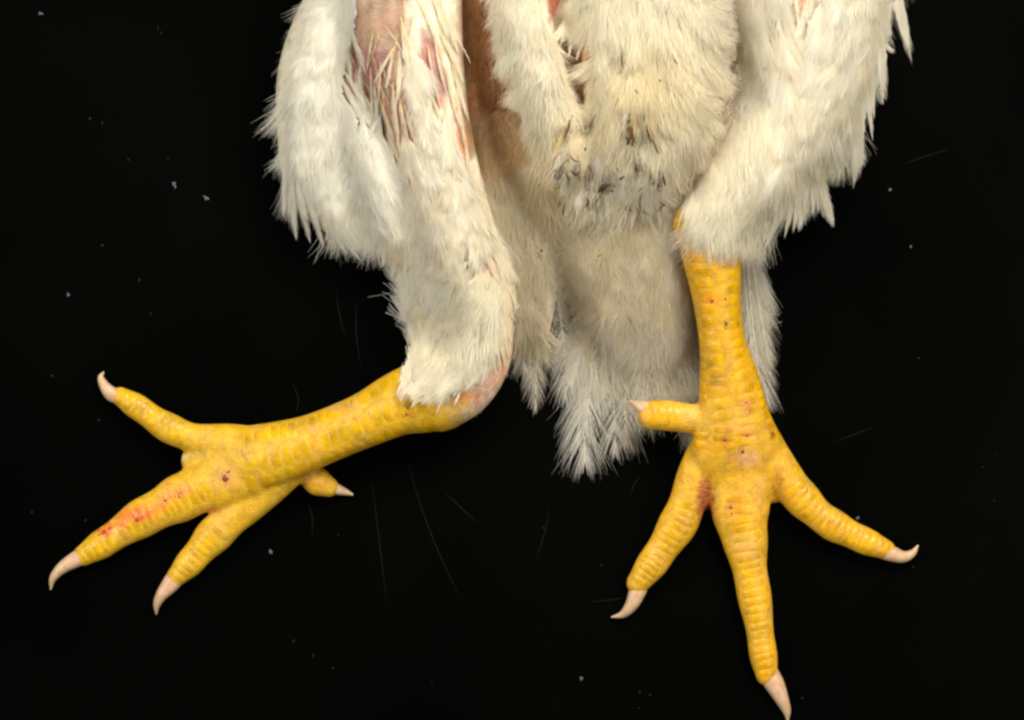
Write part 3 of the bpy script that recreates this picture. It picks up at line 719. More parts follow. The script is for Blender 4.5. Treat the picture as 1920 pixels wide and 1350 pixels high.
# ---- down: single soft barbs, locked together in little tufts
DOWN = []
DENS = 1.75; THIN = 0.62
def down_region(key, poly, segs, n, L, width=1.6, spread=0.35, lift=2.0, rise=0.25, tints=(WHITE, WARM), clump=0.45, tuft=90, curl=0.5, avoid=(), K=3, droop=0.0, by_tip=False, dirfun=None, thin=0.28, Lvar=0.35, big=0, slope=0.16, rag=0.0):
    H = FIELD[key]
    n = int(n * DENS); width *= THIN; tuft = int(tuft * DENS)
    q = sample_poly(poly, n)
    d = dirfun(q) if dirfun else flow_dir(q, segs)
    keep = np.ones(n, bool)
    for pl in avoid:
        for f in (0.0, 0.4, 0.75):
            keep &= ~(in_poly(q + d * L * f * (-1 if by_tip else 1), pl) & (rng.random(n) < 0.97))
    q = q[keep]; d = d[keep]
    n = len(q)
    a = np.arctan2(-d[:, 1], d[:, 0]) + rng.normal(0, spread, n) + 0.30 * wav(q, 0.045, 31) + 0.2 * wav(q, 0.12, 37)
    l = L * rng.uniform(1 - Lvar, 1 + Lvar, n) * (1 + 0.25 * wav(q, 0.06, 41))
    P0 = to_world_xy(q, H)
    if by_tip: P0 = P0 - l[:, None] * np.stack([np.cos(a), np.sin(a)], 1)
    P0 = P0 + (rng.normal(0, 1, n) * rag)[:, None] * np.stack([np.cos(a), np.sin(a)], 1)
    t = np.linspace(0, 1, K)
    aa = a[:, None] + rng.normal(0, curl, (n, 1)) * t[None, :]
    st = (l / (K - 1))[:, None]
    px = P0[:, :1] + np.c_[np.zeros(n), np.cumsum((np.cos(aa) * st)[:, :-1], 1)]
    py = P0[:, 1:] + np.c_[np.zeros(n), np.cumsum((np.sin(aa) * st)[:, :-1], 1)]
    # locks
    nc = max(n // tuft, 3); ci = rng.choice(n, nc, replace=False)
    best = np.zeros(n, int)
    for c0 in range(0, n, 4000):
        dd = ((P0[c0:c0 + 4000, None, :] - P0[None, ci, :]) ** 2).sum(2); best[c0:c0 + 4000] = dd.argmin(1)
    for arr in (px, py):
        tip = arr[ci, -1]
        arr += (clump * t ** 1.5)[None, :] * (tip[best] - arr[:, -1])[:, None]
    P = np.stack([px, py], -1)
    nb_ = big or max(int(n / DENS / 260), 3)
    cb = rng.choice(n, nb_, replace=False); own = np.zeros(n, int)
    cd, sd_ = np.cos(a), np.sin(a)
    for c0 in range(0, n, 4000):
        dx = P0[c0:c0 + 4000, None, 0] - P0[None, cb, 0]; dy = P0[c0:c0 + 4000, None, 1] - P0[None, cb, 1]
        al = dx * cd[cb][None] + dy * sd_[cb][None]; ac = -dx * sd_[cb][None] + dy * cd[cb][None]
        own[c0:c0 + 4000] = ((al * 0.55) ** 2 + (ac * 1.5) ** 2).argmin(1)
    cen = P0[cb][own]; dirc = np.stack([cd[cb], sd_[cb]], 1)[own]
    # each tuft leans a little its own way and lies on the next like a shingle
    turn = rng.normal(0, 0.16, nb_)[own][:, None] * t[None, :] * l[:, None]
    P[..., 0] += -turn * dirc[:, 1:2]; P[..., 1] += turn * dirc[:, 0:1]
    along = ((P - cen[:, None, :]) * dirc[:, None, :]).sum(-1); across = np.abs(-(P[..., 0] - cen[:, None, 0]) * dirc[:, None, 1] + (P[..., 1] - cen[:, None, 1]) * dirc[:, None, 0])
    shing = np.clip(slope * along, -6, 12) + rng.normal(0, 2.0, nb_)[own][:, None] - 0.10 * across
    up = (rise * l * rng.uniform(0.2, 1.0, n))[:, None] * np.sin(t * math.pi * 0.5)[None, :] - droop * l[:, None] * t[None, :] ** 2
    z = np.maximum(hs(H, P) + lift + rng.uniform(0, 1.5, (n, 1)) + up + np.maximum(shing, -lift - 2), 1.5)
    m = rng.random((n, 1)); col = (tints[0] * m + tints[1] * (1 - m)) * rng.normal(1, 0.02, (n, 1)) * rng.normal(1, 0.03, nb_)[own][:, None]
    for sx, sy, sr, sa in ((1190, 175, 70, 0.7), (1045, 315, 50, 0.6), (1235, 110, 60, 0.4), (1160, 390, 60, 0.5), (1070, 250, 40, 0.5)):
        m = (sa * np.exp(-((q[:, 0] - sx) ** 2 + (q[:, 1] - sy) ** 2) / (2 * sr * sr)) * (rng.random(n) < 0.7))[:, None]
        col = col * (1 - m) + col * np.array([0.98, 0.90, 0.66]) * m
    for sx, sy, sr, sa in ((1135, 350, 20, 0.6), (1082, 318, 14, 0.5), (1182, 262, 12, 0.8)):
        m = (sa * np.exp(-((q[:, 0] - sx) ** 2 + (q[:, 1] - sy) ** 2) / (2 * sr * sr)) * (rng.random(n) < 0.22))[:, None]
        col = col * (1 - m) + lin(120, 98, 66) * m
    V, Q, C = ribbons(np.concatenate([P, z[..., None]], -1), hn(H, P), width * rng.uniform(0.6, 1.3, n), roll=thin, colour=np.clip(col, 0, 0.93))
    DOWN.append((V, Q, C))

# ------------------------------------------------------------------ plumage laid out place by place
GAPS = [[(852, 240), (872, 245), (884, 300), (866, 300)], [(884, 345), (896, 350), (918, 420), (906, 420)], [(712, 300), (724, 300), (736, 370), (722, 365)], [(742, 350), (752, 352), (756, 400), (746, 400)], [(900, 480), (912, 482), (925, 530), (914, 532)], [(852, 535), (866, 536), (866, 566), (856, 566)], [(928, 500), (940, 505), (958, 560), (944, 560)]]
B1 = BARE[0][0]; B2 = BARE[3][0]; B5 = BARE[4][0]; GROIN = BARE[6][0]; HOCK = [(918, 560), (972, 520), (975, 690), (930, 740), (870, 800), (800, 770), (885, 722), (922, 690)]
flowL = [(660, -60, 560, 90), (600, 40, 535, 170), (640, 100, 590, 260), (590, 200, 560, 340), (640, 250, 640, 400), (540, 250, 556, 420), (600, 360, 640, 468), (690, 350, 735, 480),
         (740, 40, 770, 200), (790, -20, 850, 120), (830, 40, 874, 200), (770, 180, 805, 320), (860, 200, 884, 330), (715, 240, 750, 400), (800, 320, 835, 460), (870, 330, 930, 470),
         (755, 400, 730, 500), (800, 440, 775, 600), (860, 450, 875, 560), (930, 470, 962, 580), (890, 540, 830, 690), (850, 560, 780, 700), (905, 600, 890, 720)]
FLANK = [(602, -110), (680, -110), (658, -40), (632, 90), (616, 190), (706, 262), (747, 350), (767, 428), (722, 436), (640, 420), (610, 400), (610, 398), (583, 348), (556, 345), (546, 295), (552, 220), (554, 150), (570, 100), (580, 60), (588, 0)]
DRUM = [(700, 250), (760, 170), (768, 60), (790, 60), (810, 200), (850, 250), (884, 300), (905, 380), (935, 450), (955, 520), (930, 560), (915, 600), (880, 650), (794, 640), (770, 620), (764, 560), (762, 520), (738, 486), (742, 400), (715, 320)]
# down beneath, so that no skin shows where the coat is thick
down_region('L', FLANK, flowL, 9500, 70, lift=0.5, slope=0.06, rise=0.05, tints=(COOL, WHITE), width=2.0)
down_region('L', DRUM, flowL, 8500, 52, lift=0.5, slope=0.06, rise=0.05, tints=(WHITE, WARM), width=1.9, avoid=[B1, B2, B5] + GAPS)
feather_region('L', FLANK, flowL, 180, 120, 28, avoid=[B1], inside=True, tints=(COOL, WHITE), nb=85, loose=0.10, tilt=0.09, lift=8, bw=1.1, vane=0.85, alpha=0.3, clump=0.4, down=0.2, shaft=1.1)
feather_region('L', DRUM, flowL, 150, 92, 15, avoid=[B1, B2, B5, HOCK] + GAPS, tints=(WHITE, WARM), nb=80, clump=0.5, alpha=0.22, tilt=0.08, lift=7, vane=0.8, bw=1.1, shaft_col=YELLOWISH)
for (x1, y1, dx, dy, l, W_) in [(534, 398, -0.05, 1, 120, 8), (560, 440, 0.1, 1, 130, 9), (580, 446, 0.2, 1, 120, 8), (612, 456, 0.3, 0.95, 110, 7), (648, 470, 0.5, 0.86, 110, 7), (672, 482, 0.55, 0.83, 110, 7), (722, 492, -0.35, 0.93, 100, 9), (742, 512, -0.2, 1, 100, 9)]:
    put_feather(FIELD['L'], (x1, y1), np.array([dx, dy]) / math.hypot(dx, dy), l, W_, nb=90, clump=0.35, alpha=0.18, tilt=0.05, lift=rng.uniform(5, 9), tint=COOL, shaft=1.2, bw=1.0, loose=0.15, down=0.1, bend=rng.normal(0, 0.15))
# narrow quill-like strands along the inner edge of the drumstick and across the bare skin
for (x0, y0, x1, y1, W_) in [(770, -40, 812, 70, 9), (800, -50, 838, 60, 10), (815, -30, 858, 90, 9), (826, 60, 866, 150, 6), (838, 40, 876, 120, 3), (845, 110, 880, 220, 7), (835, 130, 868, 235, 6), (852, 160, 884, 290, 7),
                             (750, 40, 800, 200, 16), (758, 90, 800, 250, 14), (740, 90, 706, 150, 6), (738, 95, 722, 160, 5), (752, 100, 740, 190, 6), (700, 60, 690, 130, 3), (715, 120, 708, 200, 3), (695, 130, 700, 215, 3),
                             (735, 160, 752, 280, 8), (715, 190, 740, 290, 7), (745, 180, 780, 300, 8), (690, 200, 725, 300, 8), (760, 200, 792, 320, 9), (730, 230, 735, 340, 10),
                             (870, 270, 900, 380, 9), (880, 330, 922, 450, 9), (895, 370, 935, 480, 8), (905, 420, 950, 520, 8), (920, 440, 960, 560, 7), (885, 420, 925, 520, 10), (915, 490, 962, 600, 6), (640, 40, 640, 150, 8), (650, 60, 634, 190, 8), (668, -40, 648, 90, 9),
                             (600, 190, 588, 285, 2.5), (596, 175, 590, 270, 2), (775, 120, 815, 215, 5), (800, 90, 832, 200, 4), (812, 70, 842, 170, 4)]:
    d = np.array([x1 - x0, y1 - y0], float); l = np.linalg.norm(d)
    put_feather(FIELD['L'], (x1, y1), d / l, l, W_, nb=46, clump=0.5, alpha=0.14, tilt=0.05, lift=rng.uniform(4, 9), tint=WARM * 0.6 + WHITE * 0.4, shaft_col=lin(238, 214, 150), shaft=2.0, bw=1.0, loose=0.2, down=0.1, bend=rng.normal(0, 0.12))
for _i in range(22):
    x1 = rng.uniform(660, 770); y1 = rng.uniform(60, 270); d = np.array([rng.normal(0.05, 0.22), 1.0]); d /= np.linalg.norm(d)
    put_feather(FIELD['L'], (x1, y1), d, rng.uniform(40, 90), rng.uniform(1.2, 3.2), nb=12, clump=0.5, alpha=0.12, tilt=0.05, lift=rng.uniform(2, 5), tint=lin(232, 214, 182) if _i % 2 else WARM, shaft_col=lin(226, 204, 164), shaft=1.5, bw=0.9, loose=0.3, down=0.1, bend=rng.normal(0, 0.3))
for _i in range(18):
    y1 = rng.uniform(40, 250); x1 = 648 + rng.uniform(5, 42) + max(0, (y1 - 190) * 0.5); d = np.array([rng.uniform(0.1, 0.5), 1.0]); d /= np.linalg.norm(d)
    put_feather(FIELD['L'], (x1, y1), d, rng.uniform(60, 100), rng.uniform(4, 8), nb=40, clump=0.45, alpha=0.14, tilt=0.05, lift=rng.uniform(5, 9), tint=WHITE * 0.96, shaft=1.0, bw=0.9, loose=0.25, down=0.15, bend=rng.normal(0, 0.25))
# tuft on the left hock
HOCKTUFT = [(850, 560), (912, 560), (926, 620), (920, 690), (880, 722), (835, 752), (775, 754), (746, 744), (758, 690), (772, 645), (800, 600)]
flowH = [(880, 560, 790, 720), (900, 580, 850, 720), (920, 610, 905, 715), (830, 600, 765, 735)]
down_region('L', HOCKTUFT, flowH, 12000, 44, lift=3, rise=0.35, tints=(WHITE, WARM), by_tip=True, clump=0.6, tuft=40, spread=0.25, curl=0.3, width=1.8, Lvar=0.6, rag=9)
down_region('L', [(750, 540), (850, 520), (850, 590), (790, 632), (756, 620)], flowL, 3500, 42, lift=2, rise=0.2, tints=(COOL, WHITE), by_tip=True, width=1.8)
for (x1, y1) in [(752, 738), (762, 754), (778, 757), (795, 752), (812, 758), (830, 752), (850, 752), (868, 742), (884, 736), (900, 726), (914, 712), (750, 716), (754, 700)]:
    d = np.array([-0.42 if x1 < 900 else -0.12, 0.9]) + rng.normal(0, 0.08, 2); d /= np.linalg.norm(d); l = rng.uniform(45, 85)
    put_feather(FIELD['L'], (x1 + rng.normal(0, 6), y1 + rng.normal(-4, 9)), d, l, rng.uniform(2.5, 6), nb=45, clump=0.6, alpha=0.16, tilt=0.06, lift=rng.uniform(8, 13), tint=WHITE, shaft=1.0, bw=1.0, loose=0.25, down=0.2, bend=rng.normal(0, 0.2))
down_region('L', [(915, 540), (965, 530), (968, 680), (925, 740), (870, 780), (830, 770), (920, 700)], flowL, 60, 24, lift=1, rise=0.1, tints=(WARM, WHITE), spread=0.4, tuft=8, width=1.5)
for _i in range(26):
    y1 = rng.uniform(560, 700); x1 = 958 + rng.normal(0, 6) - max(0, y1 - 630) * 0.35
    put_feather(FIELD['L'], (x1, y1), np.array([0.15, 1.0]), rng.uniform(50, 90), rng.uniform(3, 6), nb=40, clump=0.5, alpha=0.15, tilt=0.04, lift=rng.uniform(4, 8), tint=WARM, shaft_col=YELLOWISH, shaft=1.4, bw=0.9, loose=0.2, down=0.1, bend=rng.normal(0, 0.2))
# groin: sparse wiry brownish down over red-brown skin
flowG = [(880, 0, 890, 120), (930, 0, 900, 120), (900, 100, 890, 230), (950, 120, 920, 240), (900, 230, 900, 300), (960, 230, 930, 300)]
down_region('T', [(866, -40), (945, -40), (975, 250), (985, 300), (880, 300), (870, 200)], flowG, 520, 62, width=1.3, spread=0.4, curl=0.5, rise=0.15, lift=1, tints=(lin(214, 172, 128), lin(190, 138, 98)), clump=0.3, tuft=12, K=5)
down_region('T', [(872, 205), (985, 210), (1010, 330), (870, 330)], flowG, 3000, 46, width=1.5, spread=0.6, curl=0.7, rise=0.3, lift=3, tints=(lin(224, 206, 168), lin(206, 166, 118)), clump=0.4, tuft=20)

# belly: a furry ridge at the left, the broad vent coat at the right
flowRidge = [(955, -40, 925, 20), (960, 20, 930, 80), (980, 80, 945, 140), (1000, 140, 962, 200), (1020, 200, 985, 270), (1045, 260, 1015, 340), (1000, -20, 1015, 60), (1030, 80, 1060, 160), (1045, 140, 1075, 220), (1062, 230, 1060, 330)]
PATCH_A = [(1008, -80), (1076, -80), (1064, 26), (1040, 84), (1020, 40)]
PATCH_B = [(1044, 82), (1112, 80), (1116, 120), (1106, 215), (1078, 215), (1056, 130)]
RIDGE = [(926, -110), (1018, -110), (1022, 20), (1035, 80), (1062, 110), (1076, 190), (1085, 250), (1070, 330), (1035, 330), (1010, 270), (985, 200), (962, 130), (940, 60)]
down_region('T', RIDGE, flowRidge, 16000, 44, lift=1, rise=0.45, tints=(WHITE, WARM), clump=0.45, tuft=70, spread=0.35, curl=0.5, width=1.8, droop=0.15, avoid=[PATCH_A, PATCH_B])
flowV = [(1090, -20, 1060, 80), (1060, 0, 1040, 60), (1110, 0, 1095, 100), (1130, 20, 1120, 140), (1140, 140, 1110, 260), (1200, 0, 1190, 160), (1190, 160, 1180, 300), (1270, 0, 1290, 120), (1290, 40, 1340, 90), (1300, 110, 1348, 160), (1300, 180, 1340, 240),
         (1250, 140, 1255, 280), (1290, 230, 1310, 300), (1110, 250, 1070, 340), (1180, 300, 1150, 390), (1240, 280, 1240, 370), (1120, 320, 1110, 400)]
VENT = [(1058, -110), (1326, -110), (1332, 60), (1336, 130), (1330, 220), (1312, 270), (1270, 310), (1240, 340), (1180, 352), (1120, 352), (1060, 330), (1090, 250), (1112, 190), (1112, 110), (1098, 88), (1060, 66), (1040, 40)]
down_region('T', VENT, flowV, 32000, 50, lift=1, rise=0.4, tints=(WHITE, WARM), clump=0.5, tuft=90, spread=0.3, curl=0.4, width=1.8, droop=0.1, avoid=[PATCH_A, PATCH_B])
down_region('T', [(1040, 300), (1250, 300), (1235, 340), (1180, 365), (1110, 365), (1040, 330)], flowV, 3500, 52, lift=6, rise=0.3, tints=(WHITE, WHITE), clump=0.7, tuft=25, spread=0.35, curl=0.4, width=1.9, droop=0.1, rag=16)
for _i in range(16):
    x1 = 1045 + 200 * (_i + rng.uniform(-.4, .4)) / 16; y1 = rng.uniform(330, 425) - abs(x1 - 1130) * 0.15; dx = (x1 - 1150) * 0.25 + rng.normal(0, 8); l = rng.uniform(70, 110)
    d = np.array([dx, l]); d /= np.linalg.norm(d)
    put_feather(FIELD['T'], (x1, y1), d, l, rng.uniform(8, 15), nb=60, clump=0.6, alpha=0.3, tilt=0.16, lift=rng.uniform(8, 14), tint=WHITE * rng.uniform(.92, 1), shaft=1.2, bw=1.0, loose=0.2, down=0.3, bend=rng.normal(0, 0.25))
for (x1, y1, dx) in [(1078, 330, -.2), (1090, 338, .1), (1048, 332, -.3), (1062, 346, -.1), (1102, 352, 0), (1124, 366, -.2), (1136, 360, .1), (1150, 350, .3), (1104, 392, -.1), (1128, 400, 0), (1190, 326, 0), (1202, 340, .1), (1221, 342, .1), (1245, 350, .1), (1234, 356, -.1), (1180, 276, 0), (1172, 268, -.1), (1188, 270, .1), (1216, 268, .2), (1230, 286, .2), (1062, 262, -.25), (1100, 246, -.3), (1165, 128, 0)]:
    d = np.array([dx, 1.0]); d /= np.linalg.norm(d)
    put_feather(FIELD['T'], (x1, y1), d, rng.uniform(26, 46), rng.uniform(3, 6), nb=22, clump=0.85, alpha=0.25, tilt=0.12, lift=rng.uniform(22, 32), tint=WARM * 0.95, tipcol=lin(96, 68, 40), shaft_col=lin(150, 126, 90), shaft=1.4, bw=1.2, loose=0.2, down=0.1, bend=rng.normal(0, 0.4))
# yellow-stained spiky locks round the vent
for (x0, y0, x1, y1, W_, c) in [(1195, 130, 1190, 250, 7, YELLOWISH), (1180, 140, 1170, 240, 9, WARM), (1210, 150, 1222, 260, 9, YELLOWISH), (1060, 240, 1025, 345, 8, YELLOWISH), (1075, 250, 1045, 320, 7, YELLOWISH), (1165, 270, 1140, 360, 12, WHITE),
                               (1115, 320, 1117, 412, 9, WHITE), (1105, 310, 1098, 380, 9, WHITE), (1150, 300, 1125, 385, 10, WHITE), (1225, 260, 1228, 350, 9, WHITE), (1205, 250, 1205, 320, 9, WHITE), (1085, 290, 1060, 365, 9, WHITE), (1095, 70, 1085, 112, 4, WARM), (1072, 66, 1066, 104, 3, WARM)]:
    d = np.array([x1 - x0, y1 - y0], float); l = np.linalg.norm(d)
    put_feather(FIELD['T'], (x1, y1), d / l, l, W_, nb=34, clump=0.75, alpha=0.35, tilt=0.10, lift=rng.uniform(8, 14), tint=c, shaft_col=c, shaft=2.0, bw=1.6, loose=0.15, down=0.1, bend=rng.normal(0, 0.15))

# tail: two lobes of soft fluff, then the loose feathers that fan out at its end
flowT = [(900, 300, 925, 470), (960, 300, 965, 500), (1010, 330, 1020, 480), (930, 440, 965, 600), (990, 500, 1000, 660), (1040, 400, 1055, 480), (1060, 440, 1090, 560), (1080, 500, 1100, 680), (1150, 360, 1140, 520), (1140, 520, 1150, 680), (1210, 380, 1230, 560),
         (1260, 400, 1300, 600), (1230, 560, 1240, 740), (1300, 600, 1305, 740), (1100, 600, 1090, 760)]
LOBE1 = [(880, 270), (1010, 300), (1035, 400), (1015, 460), (1000, 560), (1008, 640), (975, 640), (950, 560), (930, 460), (890, 360)]
LOBE2 = [(1010, 300), (1250, 330), (1268, 400), (1285, 470), (1302, 560), (1308, 620), (1270, 650), (1230, 620), (1190, 655), (1150, 610), (1110, 640), (1085, 590), (1072, 530), (1052, 470), (1035, 400)]
GREYW = lin(222, 213, 190); GREYC = lin(208, 202, 188)
down_region('T', LOBE1, flowT, 8000, 60, lift=0.5, rise=0.3, tints=(GREYW, lin(220, 206, 172)), clump=0.35, tuft=120, spread=0.4, curl=0.5, width=1.6)
down_region('T', LOBE2, flowT, 17000, 64, lift=0.5, rise=0.12, tints=(GREYW, lin(220, 206, 172)), clump=0.35, tuft=120, spread=0.35, curl=0.45, width=1.6)
feather_region('T', [(1030, 420), (1268, 420), (1285, 470), (1302, 560), (1308, 620), (1270, 660), (1190, 665), (1110, 640), (1085, 590), (1072, 530), (1052, 470)], flowT, 56, 135, 44, vane=0.7, tints=(GREYW, lin(226, 214, 184)), nb=120, loose=0.2, tilt=0.07, lift=4, bw=0.9, alpha=0.42, clump=0.4, down=0.4, shaft=1.3, jit=0.25)
feather_region('T', [(890, 400), (1030, 400), (1015, 460), (1000, 560), (1008, 640), (975, 640), (950, 560), (930, 480)], flowT, 24, 120, 36, vane=0.7, tints=(GREYW, lin(226, 214, 184)), nb=110, loose=0.2, tilt=0.07, lift=4, bw=0.9, alpha=0.42, clump=0.4, down=0.4, shaft=1.3, jit=0.25)
feather_region('T', [(1080, 570), (1306, 570), (1300, 730), (1240, 760), (1190, 800), (1120, 825), (1078, 780), (1055, 690)], flowT, 13, 130, 28, tints=(lin(214, 206, 186), lin(204, 198, 184)), nb=150, loose=0.18, tilt=0.02, lift=6, bw=0.75, alpha=0.42, clump=0.45, down=0.35, shaft=1.8, jit=0.3, blunt=0.5)
down_region('T', [(1075, 560), (1308, 560), (1310, 715), (1265, 740), (1230, 725), (1140, 690), (1085, 640)], flowT, 2200, 70, lift=6, rise=0.12, tints=(GREYW, lin(200, 192, 172)), clump=0.5, tuft=40, spread=0.45, curl=0.5, width=1.5)
for (x0, y0, x1, y1, W_, br) in [(1022, 470, 1017, 768, 24, .1), (960, 470, 990, 690, 30, .1), (975, 520, 1005, 720, 26, .1), (1050, 540, 1045, 745, 30, -.1), (1085, 560, 1066, 835, 38, -.2), (1120, 560, 1090, 800, 36, -.2), (1105, 580, 1118, 868, 44, .15),
                                 (1150, 560, 1163, 846, 34, .1), (1180, 560, 1195, 830, 38, .2), (1215, 540, 1200, 790, 40, 0), (1240, 520, 1243, 768, 58, 0), (1280, 520, 1290, 760, 40, .05), (1290, 560, 1272, 840, 26, -.1), (1150, 540, 1130, 760, 40, 0),
                                 (1388, 420, 1434, 640, 26, .15), (1398, 440, 1442, 600, 20, .15), (1394, 450, 1430, 720, 25, .1), (1388, 500, 1436, 758, 22, .1), (1398, 420, 1424, 560, 26, .1), (1406, 470, 1444, 680, 16, .1), (1388, 470, 1420, 690, 26, .1), (1393, 430, 1438, 560, 22, .15)]:
    d = np.array([x1 - x0, y1 - y0], float); l = np.linalg.norm(d)
    c = lin(204, 196, 176) if rng.random() < .5 else GREYC  # greyed tint stands in for shade and see-through barbs at the tail
    put_feather(FIELD['T'], (x1, y1), d / l, l, W_, nb=120, clump=0.5, alpha=0.46 if x0 < 1350 else 0.26, tilt=0.008, lift=rng.uniform(3, 9), tint=c, shaft_col=lin(244, 236, 214), shaft=2.4, bw=0.75, loose=0.2, down=0.35, bend=br + rng.normal(0, 0.12), K=5, _rank=40) if False else put_feather(FIELD['T'], (x1, y1), d / l, l, W_, nb=115, clump=0.4, alpha=0.5 if x0 < 1350 else 0.34, tilt=0.008, lift=rng.uniform(3, 9), tint=c, shaft_col=lin(244, 236, 214), shaft=2.4, bw=0.75, loose=0.2, down=0.35, bend=br + rng.normal(0, 0.12), K=5, blunt=0.8)

# right thigh
flowR = [(1420, -40, 1400, 120), (1460, -40, 1440, 120), (1400, 100, 1360, 260), (1440, 120, 1410, 260), (1500, 0, 1470, 160), (1560, -40, 1560, 160), (1640, -40, 1640, 140), (1560, 150, 1540, 300), (1640, 120, 1605, 300), (1600, 200, 1600, 330), (1500, 200, 1480, 360), (1540, 300, 1545, 400),
         (1470, 320, 1440, 440), (1400, 260, 1340, 380), (1340, 330, 1310, 440), (1370, 340, 1360, 460), (1420, 340, 1415, 440)]
PATCH_C = [(1482, -90), (1528, -90), (1516, 30), (1494, 46)]
PATCH_D = [(1420, 60), (1444, 66), (1440, 145), (1428, 145)]
THIGHR = [(1398, -110), (1680, -110), (1676, -40), (1634, 48), (1614, 153), (1589, 233), (1566, 306), (1550, 282), (1530, 354), (1480, 374), (1435, 414), (1400, 440), (1340, 430), (1300, 390), (1290, 330), (1330, 300), (1378, 240), (1384, 120), (1392, 40)]
down_region('R', THIGHR, flowR, 21000, 72, lift=0.5, slope=0.06, rise=0.06, tints=(WHITE, WARM), width=1.9, spread=0.25, avoid=[PATCH_C, PATCH_D])
feather_region('R', THIGHR, flowR, 270, 120, 26, avoid=[[(1466, -120), (1545, -120), (1535, 40), (1490, 76), (1474, 30)], [(1412, 40), (1456, 44), (1450, 165), (1418, 165)]], tints=(WHITE, WARM), nb=85, loose=0.10, tilt=0.09, lift=8, bw=1.1, vane=0.85, clump=0.45, alpha=0.3, down=0.2, shaft=1.1)
for (x1, y1, dx, dy, l, W_) in [(1707, 101, 0.27, 0.96, 230, 15), (1692, 40, 0.2, 0.98, 200, 15), (1650, 178, 0.05, 1, 170, 13), (1600, 334, -0.06, 1, 190, 14), (1611, 305, 0.1, 1, 170, 12), (1566, 312, -0.02, 1, 150, 9), (1558, 418, 0.3, 0.95, 140, 8), (1548, 400, 0.22, 0.97, 130, 8), (1490, 425, -0.12, 1, 150, 9), (1437, 456, -0.4, 0.92, 170, 10), (1452, 440, -0.35, 0.93, 160, 9), (1520, 395, 0.0, 1, 130, 9), (1640, 215, 0.1, 1, 150, 8), (1630, 255, 0.15, 1, 140, 7), (1590, 318, 0.25, 0.97, 140, 7), (1577, 335, 0.0, 1, 130, 6), (1537, 392, 0.1, 1, 120, 6), (1505, 405, -0.1, 1, 130, 6), (1470, 438, -0.2, 1, 130, 7), (1562, 408, 0.42, 0.9, 110, 5)]:
    put_feather(FIELD['R'], (x1, y1), np.array([dx, dy]) / math.hypot(dx, dy), l, W_, nb=120, vane=0.8, clump=0.35, alpha=0.17, tilt=0.05, lift=rng.uniform(7, 11), tint=WHITE, shaft_col=YELLOWISH, shaft=1.6, bw=1.05, loose=0.12, down=0.05, bend=rng.normal(0, 0.08))
for (x0, y0, x1, y1, W_) in [ (1640, 60, 1655, 185, 16), (1620, 60, 1668, 92, 8), (1600, 190, 1598, 330, 18), (1580, 200, 1610, 300, 18), (1570, 190, 1566, 310, 14), (1520, 300, 1560, 416, 12), (1515, 290, 1545, 400, 12), (1500, 300, 1490, 425, 14), (1480, 300, 1440, 450, 16), (1470, 310, 1425, 455, 14),
                             (1440, 0, 1425, 130, 10), (1455, -20, 1480, 80, 8), (1530, -30, 1490, 80, 9), (1480, -60, 1495, 60, 6), (1400, 20, 1385, 150, 12), (1385, 60, 1378, 200, 8), (1425, 60, 1410, 180, 10), (1300, 370, 1290, 478, 3), (1310, 370, 1283, 462, 2.5), (1330, 390, 1322, 502, 3), (1345, 390, 1346, 488, 4), (1325, 380, 1312, 470, 3), (1370, 400, 1374, 480, 4), (1390, 380, 1394, 462, 4), (1300, 330, 1274, 432, 3)]:
    d = np.array([x1 - x0, y1 - y0], float); l = np.linalg.norm(d)
    put_feather(FIELD['R'], (x1, y1), d / l, l, W_, nb=70 if W_ > 8.5 else 40, clump=0.6, alpha=0.38 if W_ > 8.5 else 0.13, tilt=0.05, lift=rng.uniform(6, 12), tint=WHITE, shaft_col=YELLOWISH, shaft=1.8, bw=1.2, loose=0.1, down=0.1, bend=rng.normal(0, 0.12))
HOCKR = [(1292, 385), (1284, 330), (1304, 288), (1380, 270), (1430, 320), (1424, 400), (1400, 450), (1375, 462), (1345, 472), (1318, 468), (1298, 445), (1282, 410)]
down_region('R', HOCKR, flowR, 9000, 58, lift=3, rise=0.28, tints=(WHITE, WARM), by_tip=True, clump=0.5, tuft=35, spread=0.22, curl=0.25, width=1.8, Lvar=0.6, rag=15)
# soft fringes between vent and right thigh
flowF = [(1335, -20, 1375, 40), (1340, 40, 1372, 70), (1345, 100, 1368, 140), (1340, 200, 1350, 240)]
down_region('TR', [(1325, -40), (1380, -40), (1370, 60), (1360, 130), (1335, 130)], flowF, 700, 36, lift=3, rise=0.3, tints=(WHITE, GREYW), spread=0.4)

down_region('TR', [(1325, 30), (1385, 20), (1380, 240), (1310, 320), (1290, 310), (1330, 220)], [(1330, 0, 1345, 120), (1345, 120, 1340, 250), (1340, 250, 1300, 330), (1375, 20, 1365, 240)], 500, 34, lift=2, rise=0.2, tints=(lin(214, 190, 150), WHITE), spread=0.6, curl=0.6, width=1.6, tuft=12)
down_region('TR', [(1235, 300), (1305, 300), (1300, 350), (1245, 362)], [(1250, 300, 1245, 400), (1290, 300, 1280, 400)], 120, 30, lift=4, rise=0.25, tints=(WARM, WHITE), spread=0.35, curl=0.4, tuft=20)

